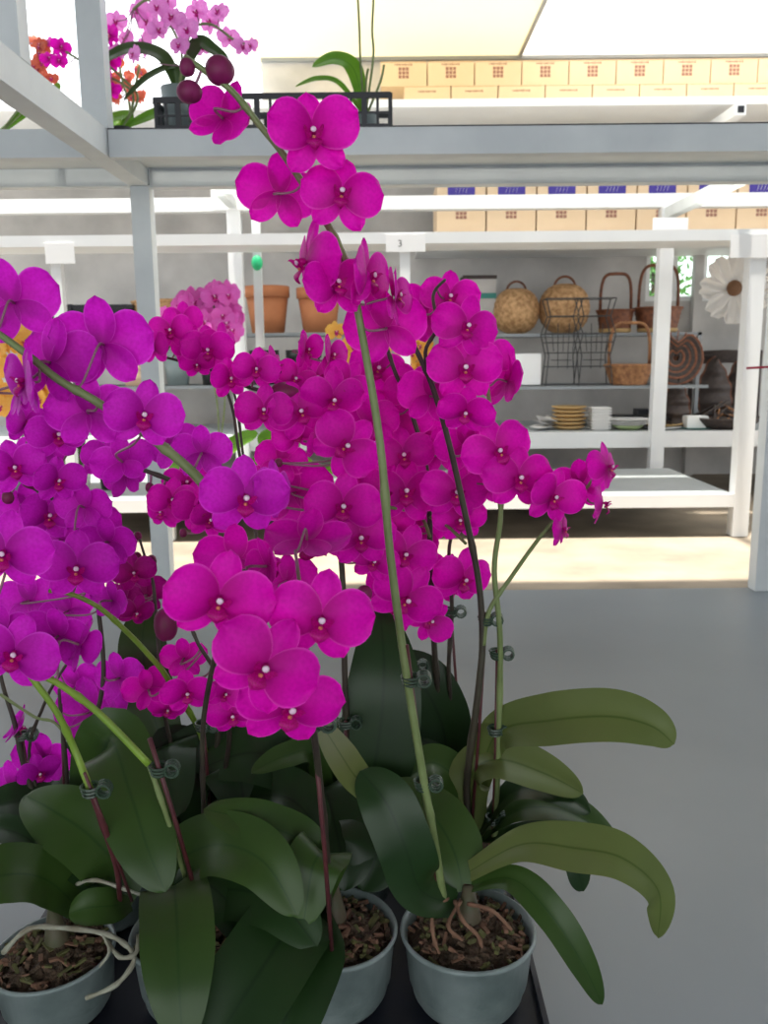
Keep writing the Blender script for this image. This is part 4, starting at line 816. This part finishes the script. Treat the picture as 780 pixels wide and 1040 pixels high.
for b in [('a', 30, 518, 70, 172, 5, 0), ('a', 48, 524, 64, 30, 0, 10, .02), ('a', 62, 548, 62, 160, 0, 10, .02), ('a', 30, 610, 66, 170, -10, 10, .05), ('a', 70, 620, 60, 165, 0, 30, .04), ('b', 93, 722, 76, 168, -12, 10), ('a', 122, 688, 58, 150, -5, 10, -.03), ('c', 18, 738, 46, 95, -30, 20), ('c', 46, 768, 60, 172, 0, 0), ('c', 14, 800, 60, 150, -15, 10), ('b', 108, 735, 50, 60, -20, 0), ('c', 40, 785, 44, 20, -10, 0, .03), ('d', 78, 695, 50, 170, 0, 20, .02)]: H.bloom(b[0], *b[1:])
H.bud('a', 33, 487, 11, 9, -.01, 60); H.bud('a', 8, 505, 6)
H.leaf([(88, 870, 1.08), (96, 800, 1.0), (112, 752, .93), (132, 805, .87), (150, 862, .84), (168, 906, .83)], 72, 'leaf_mid', face=.85, fold=.08, tipr=.6, base=.6)
H.leaf([(78, 870, 1.1), (50, 820, 1.08), (10, 815, 1.06), (-30, 830, 1.05)], 44, 'leaf_dark', face=.4)
H.leaf([(85, 870, 1.1), (130, 800, 1.08), (180, 770, 1.08), (215, 800, 1.06)], 70, 'leaf_dark', face=.6)
# third-row plants, almost hidden
for ci, lb in ((2, 'leafy orchid at the rear centre of the right tray, mostly hidden by blooms'), (1, 'leafy orchid at the rear of the left tray beside the central plants'), (0, 'leafy orchid at the rear far left corner, mostly hidden')):
    pl = Plant((cols[ci], rows[2], 0), lb); b = V((cols[ci], rows[2], .15))
    for k in range(5):
        a = k*1.3+ci; dx, dy = math.cos(a), math.sin(a)*.6; L = .15
        leaf(pl.root, [b, b+V((dx*.05, dy*.05, .05)), b+V((dx*L*.7, dy*L*.7, .06)), b+V((dx*L, dy*L, .02))], .03, 'leaf_dark', face=.3, raw=True)

# ================================================================== BACKGROUND ORCHIDS
def bg(label, base, pot, blooms, pet, Y, stems, leaves=(), lmat='leaf_bright', potmat='dark_pot', nm='background_orchid', potr=.05, poth=.09, w=20, jit=0):
    b = V(base); r = empty(nm, b, label, 'orchid'); L = b
    if pot:
        q = MB(); q.lathe([(.001, 0), (potr*.75, 0), (potr, poth), (potr*.93, poth), (potr*.7, .01), (.001, .01)], 24, potmat, b+V((0, 0, .001))); q.build('pot', r, smooth=True)
    q = MB(); q.lathe([(.001, poth*.9+.006), (potr*.5, poth*.9+.004), (potr*.93, poth*.88)], 18, 'bark', b); q.build('bark_mulch', r, smooth=True)['kind'] = 'stuff'
    tops = []
    for st in stems:
        pts = [b+V((0, 0, poth*.85))]+[P(px, py, Y) for px, py in st]; pa = spline(pts, 5); tops += pa; q = MB(); q.tube(pa, .0035, 6, 'stem_green'); q.build('flower_stem', r, smooth=True)
    for lf in leaves:
        pts = [b+V((0, 0, poth))]+[P(px, py, Y+(lf[2] if len(lf) > 2 else 0)) for px, py in lf[0]]; leaf(r, pts, lf[1], lmat, face=.5, raw=True)
    for t in blooms:
        px, py = t[0], t[1]; ww = t[2] if len(t) > 2 else w; yy = Y+rnd.uniform(-.06, .06); c = P(px, py, yy); s = ww*yy/885/2
        M = bloom_matrix(c, rnd.uniform(-45, 45), rnd.uniform(-15, 15), rnd.uniform(-15, 15), s)
        o = bpy.data.objects.new('bloom', BM[pet][rnd.randrange(2)]); C.objects.link(o); o.parent = r; o.matrix_local = Matrix.Translation(-L) @ M
        l = bpy.data.objects.new('lip', LIPL); C.objects.link(l); l.parent = o
        if tops:
            near = min(tops, key=lambda p: (p-c).length); q = MB(); q.tube([c, c.lerp(near, .5)+V((0, .01, -.006)), near], .0015, 5, 'pedicel'); me = q.mesh('pedicel', M=M.inverted()); pd = bpy.data.objects.new('pedicel', me); C.objects.link(pd); pd.parent = o
# on the front rack's high shelf
Yt = 2.47; ztop = zt+.002
b0 = P(182, 125, Yt); b0.z = ztop
bg('pale pink orchid on the high shelf in a black crate, cascading light blooms', (b0.x, Yt, ztop+.012), True,
   [(214, 22, 26), (232, 38, 24), (246, 47, 20), (200, 12, 26), (190, 30, 24), (175, 18, 26), (160, 8, 22), (150, 22, 24), (140, 10, 24), (160, 30, 22), (118, 22, 22), (128, 40, 22), (146, 45, 26), (168, 2, 24), (222, 12, 22), (205, 48, 18), (255, 46, 16), (120, 52, 18), (136, 55, 20), (182, 46, 20)], 'petal_pink', Yt,
   [[(185, 60), (178, 35), (165, 15), (150, 0), (135, 10)], [(188, 60), (195, 30), (215, 25), (240, 42), (256, 46)]],
   [([(165, 58), (130, 50), (94, 68)], .024), ([(200, 45), (215, 50), (232, 62)], .022), ([(178, 68), (150, 78), (125, 102)], .012)], 'leaf_mid', potmat='grey_pot', potr=.045, poth=.13)
b0 = P(150, 128, 2.55)
bg('small magenta orchid on the high shelf between the two uprights', (b0.x-.06, 2.5, ztop), True, [(112, 62, 22), (105, 78, 26), (98, 92, 22), (113, 92, 20), (62, 48, 20), (92, 48, 18), (60, 62, 16), (112, 36, 22), (50, 60, 18), (48, 44, 16)], 'petal_magenta', 2.5, [[(140, 100), (125, 80), (105, 62), (90, 45)], [(135, 95), (95, 70), (55, 45)]],
   [([(130, 118), (115, 120), (98, 130)], .018), ([(160, 115), (168, 118)], .02)], 'leaf_bright', potr=.03, poth=.05)
c_ = P(35, 100, 2.9); r_ = [(38+rnd.uniform(-12, 16)*min(1, (k+4)/16), 42+k*3.2, 15) for k in range(20)]+[(26+rnd.uniform(-2, 26), 92+rnd.uniform(-8, 8), 13) for k in range(10)]
bg('coral red orchid spray on the high shelf at far left', (c_.x, 2.58, ztop), True, r_, 'petal_red', 2.58, [[(32, 90), (30, 60), (25, 40)], [(36, 100), (42, 80), (36, 60)]], [([(50, 95), (54, 86)], .02)], 'leaf_bright', potr=.035, poth=.05)
c_ = P(132, 100, 2.62); r_ = [(118+rnd.uniform(-6, 26), 62+rnd.uniform(0, 40), 12) for k in range(18)]
bg('coral red orchid spray behind the pale pink one on high shelf', (c_.x-.02, 2.62, ztop), True, r_, 'petal_red', 2.62, [[(132, 110), (125, 85), (120, 60)], [(134, 110), (138, 85), (142, 66)]], [([(120, 125), (108, 130)], .016)], 'leaf_bright', potr=.03, poth=.05)
b0 = P(370, 110, 2.42)
bg('young green orchid without blooms inside the black crate', (b0.x, 2.45, ztop+.012), True, [], 'petal_pink', 2.45, [[(366, 60), (365, 30), (363, -10)], [(379, 60), (378, 30), (380, -10)], [(372, 82), (374, 70)], [(386, 84), (390, 66)]], [([(360, 72), (340, 60), (317, 68)], .026), ([(345, 85), (322, 80), (300, 88)], .010)], 'leaf_bright', potmat='grey_pot', potr=.035, poth=.05)
# black crate
def crate(px0, px1, py0, Yf, dep, label, nb):
    a = P(px0, 128, Yf); b = P(px1, py0, Yf); z0 = ztop; z1 = b.z; r = empty('plastic_crate', ((a.x+b.x)/2, Yf+dep/2, z0), label, 'crate'); q = MB()
    q.box((a.x, Yf, z0), (b.x, Yf+dep, z0+.008), 'black_plastic'); q.build('crate_floor', r)
    for y in (Yf, Yf+dep-.008):
        q = MB(); q.box((a.x, y, z1-.014), (b.x, y+.008, z1), 'black_plastic'); q.box((a.x, y, z0+.008), (b.x, y+.008, z0+.022), 'black_plastic')
        for i in range(nb+1): x = a.x+(b.x-a.x)*i/nb; w = .014 if i % 2 == 0 else .007; q.box((max(a.x, x-w/2), y+.001, z0+.022), (min(b.x, x+w/2), y+.007, z1-.014), 'black_plastic')
        q.box((a.x, y+.002, (z0+z1)/2-.002), (b.x, y+.006, (z0+z1)/2+.003), 'black_plastic'); q.build('crate_side', r)
    for x in (a.x-.004, b.x-.004):
        q = MB(); q.box((x, Yf+.008, z1-.014), (x+.008, Yf+dep-.008, z1), 'black_plastic')
        for i in range(4): q.box((x, Yf+.03+i*dep*.22, z0+.008), (x+.008, Yf+.045+i*dep*.22, z1-.014), 'black_plastic')
        q.build('crate_end', r)
crate(207, 397, 93, 2.36, .2, 'long slotted black plastic crate on the high front shelf', 14)
crate(157, 204, 98, 2.36, .2, 'short black plastic crate holding the pale pink orchid pot', 4)
# rear racks: yellow, bright and green plants
ya = lambda n, x0, x1, y0, y1, w: [(rnd.uniform(x0, x1), rnd.uniform(y0, y1), w*rnd.uniform(.8, 1.2)) for _ in range(n)]
zlow = zl1
def lowplant(px, Y, lab, bl, pet, st, lv=(), pr=.06, ph=.12, pm='grey_pot', z=None, lm='leaf_bright'): bg(lab, (P(px, 480, Y).x, Y, zlow if z is None else z), True, bl, pet, Y, st, lv, lm, potmat=pm, potr=pr, poth=ph)
lowplant(20, 3.75, 'yellow orchid behind the left purple blooms, lit by the sun', ya(44, -15, 62, 335, 415, 27), 'petal_yellow', [[(18, 430), (15, 380), (30, 340)], [(25, 430), (40, 380), (5, 345)]], [([(0, 460), (-20, 480)], .04), ([(40, 455), (60, 470)], .04)])
lowplant(52, 3.9, 'yellow orchid low on the grey shelf between purple blooms', ya(28, 18, 68, 400, 470, 24), 'petal_yellow', [[(50, 440), (45, 420), (60, 395)]], [([(60, 470), (75, 478)], .04)])
lowplant(432, 3.75, 'yellow orchid behind the central blooms right of the long stem', ya(24, 408, 454, 338, 390, 22), 'petal_yellow', [[(432, 440), (430, 400), (425, 345)], [(434, 440), (442, 400), (448, 355)]], [([(415, 470), (395, 480)], .04)])
lowplant(368, 3.9, 'yellow orchid behind the central blooms left of the long stem', ya(30, 338, 388, 335, 405, 22), 'petal_yellow', [[(366, 440), (364, 400), (358, 345)]], [([(350, 470), (330, 480)], .04)])
lowplant(212, 3.6, 'vivid pink orchid in full sun beside the bright rear post', ya(44, 182, 238, 296, 345, 26)+[(218, 292, 18), (172, 325, 18), (168, 318, 16)], 'petal_bright', [[(225, 440), (228, 380), (215, 300)], [(222, 440), (215, 380), (190, 330)]], [([(205, 450), (185, 462)], .04), ([(240, 450), (262, 440)], .04)])
lowplant(80, 3.75, 'green leafy plant in a white pot on low grey shelf', [], 'petal_pink', [], [([(75, 462), (55, 470)], .02), ([(90, 455), (110, 448)], .02), ([(82, 448), (80, 436)], .02), ([(70, 452), (60, 445)], .02)], pr=.055, ph=.10, pm='plate_white', lm='leaf_mid')
lowplant(112, 3.8, 'dark green leafy plant right of the white pot on low shelf', [], 'petal_pink', [], [([(105, 462), (92, 475)], .025), ([(125, 455), (135, 470)], .025), ([(112, 445), (108, 432)], .02), ([(120, 450), (128, 440)], .02)], pr=.055, ph=.10, pm='dark_pot', lm='leaf_dark')
lowplant(200, 3.8, 'leafy orchid with lime leaves left of the bright post', [], 'petal_pink', [], [([(205, 455), (208, 438)], .05), ([(215, 455), (222, 440)], .05), ([(185, 470), (165, 475)], .04)])
lowplant(285, 3.8, 'leafy orchid with lime leaves right of the bright post', [], 'petal_pink', [], [([(275, 450), (262, 442)], .06), ([(292, 452), (300, 425)], .06), ([(268, 470), (252, 478)], .05), ([(305, 470), (320, 478)], .04)])
lowplant(30, 3.75, 'dark leafy plant on the low shelf at far left', [], 'petal_pink', [], [([(40, 470), (52, 480)], .04), ([(35, 450), (45, 440)], .03), ([(15, 462), (2, 455)], .04)], pm='dark_pot', lm='leaf_dark')
# dark crate far left on the rear rail level
a = P(-5, 207, 4.9); b = P(165, 198, 4.9)
# greenery outside the window
q = MB(); cs = P(664, 280, 6.6); rn = random.Random(3)
for i in range(900):
    p = cs+V((rn.gauss(0, .16), rn.gauss(0, .2), rn.gauss(0, .42))); d = V((rn.uniform(-1, 1), rn.uniform(-1, 1), rn.uniform(-1, 1))).normalized()*.04; e = d.cross(V((rn.uniform(-1, 1), rn.uniform(-1, 1), 1))).normalized()*.018
    q.add([p-d, p+e, p+d, p-e], [(0, 1, 2, 3)], 'foliage')
r = empty('outdoor_tree', (cs.x, cs.y, 0), 'green leafy tree seen outside through the rear window', 'tree'); q.build('foliage', r)['kind'] = 'stuff'
q = MB(); q.tube([(cs.x, cs.y, 0), (cs.x+.03, cs.y, .6), (cs.x, cs.y, 1.4)], [.05, .04, .02], 8, 'bark'); q.build('trunk', r, smooth=True)

# ================================================================== LIGHT
w = bpy.data.worlds.new('sky'); S.world = w; w.use_nodes = True; bg_ = w.node_tree.nodes['Background']
bg_.inputs[0].default_value = (.93, .965, 1.0, 1); bg_.inputs[1].default_value = 2.0
sl = bpy.data.lights.new('sun', 'SUN'); sl.energy = 8.5; sl.angle = math.radians(2.5); sl.color = (1, .95, .86)
so = bpy.data.objects.new('sun', sl); C.objects.link(so); so.rotation_euler = V((.05, .09, -1)).to_track_quat('-Z', 'Y').to_euler(); so.location = (0, 2, 5)
S.view_settings.view_transform = 'Standard'; S.view_settings.look = 'None'; S.view_settings.gamma = 1; S.view_settings.exposure = .455
S.view_settings.use_curve_mapping = False
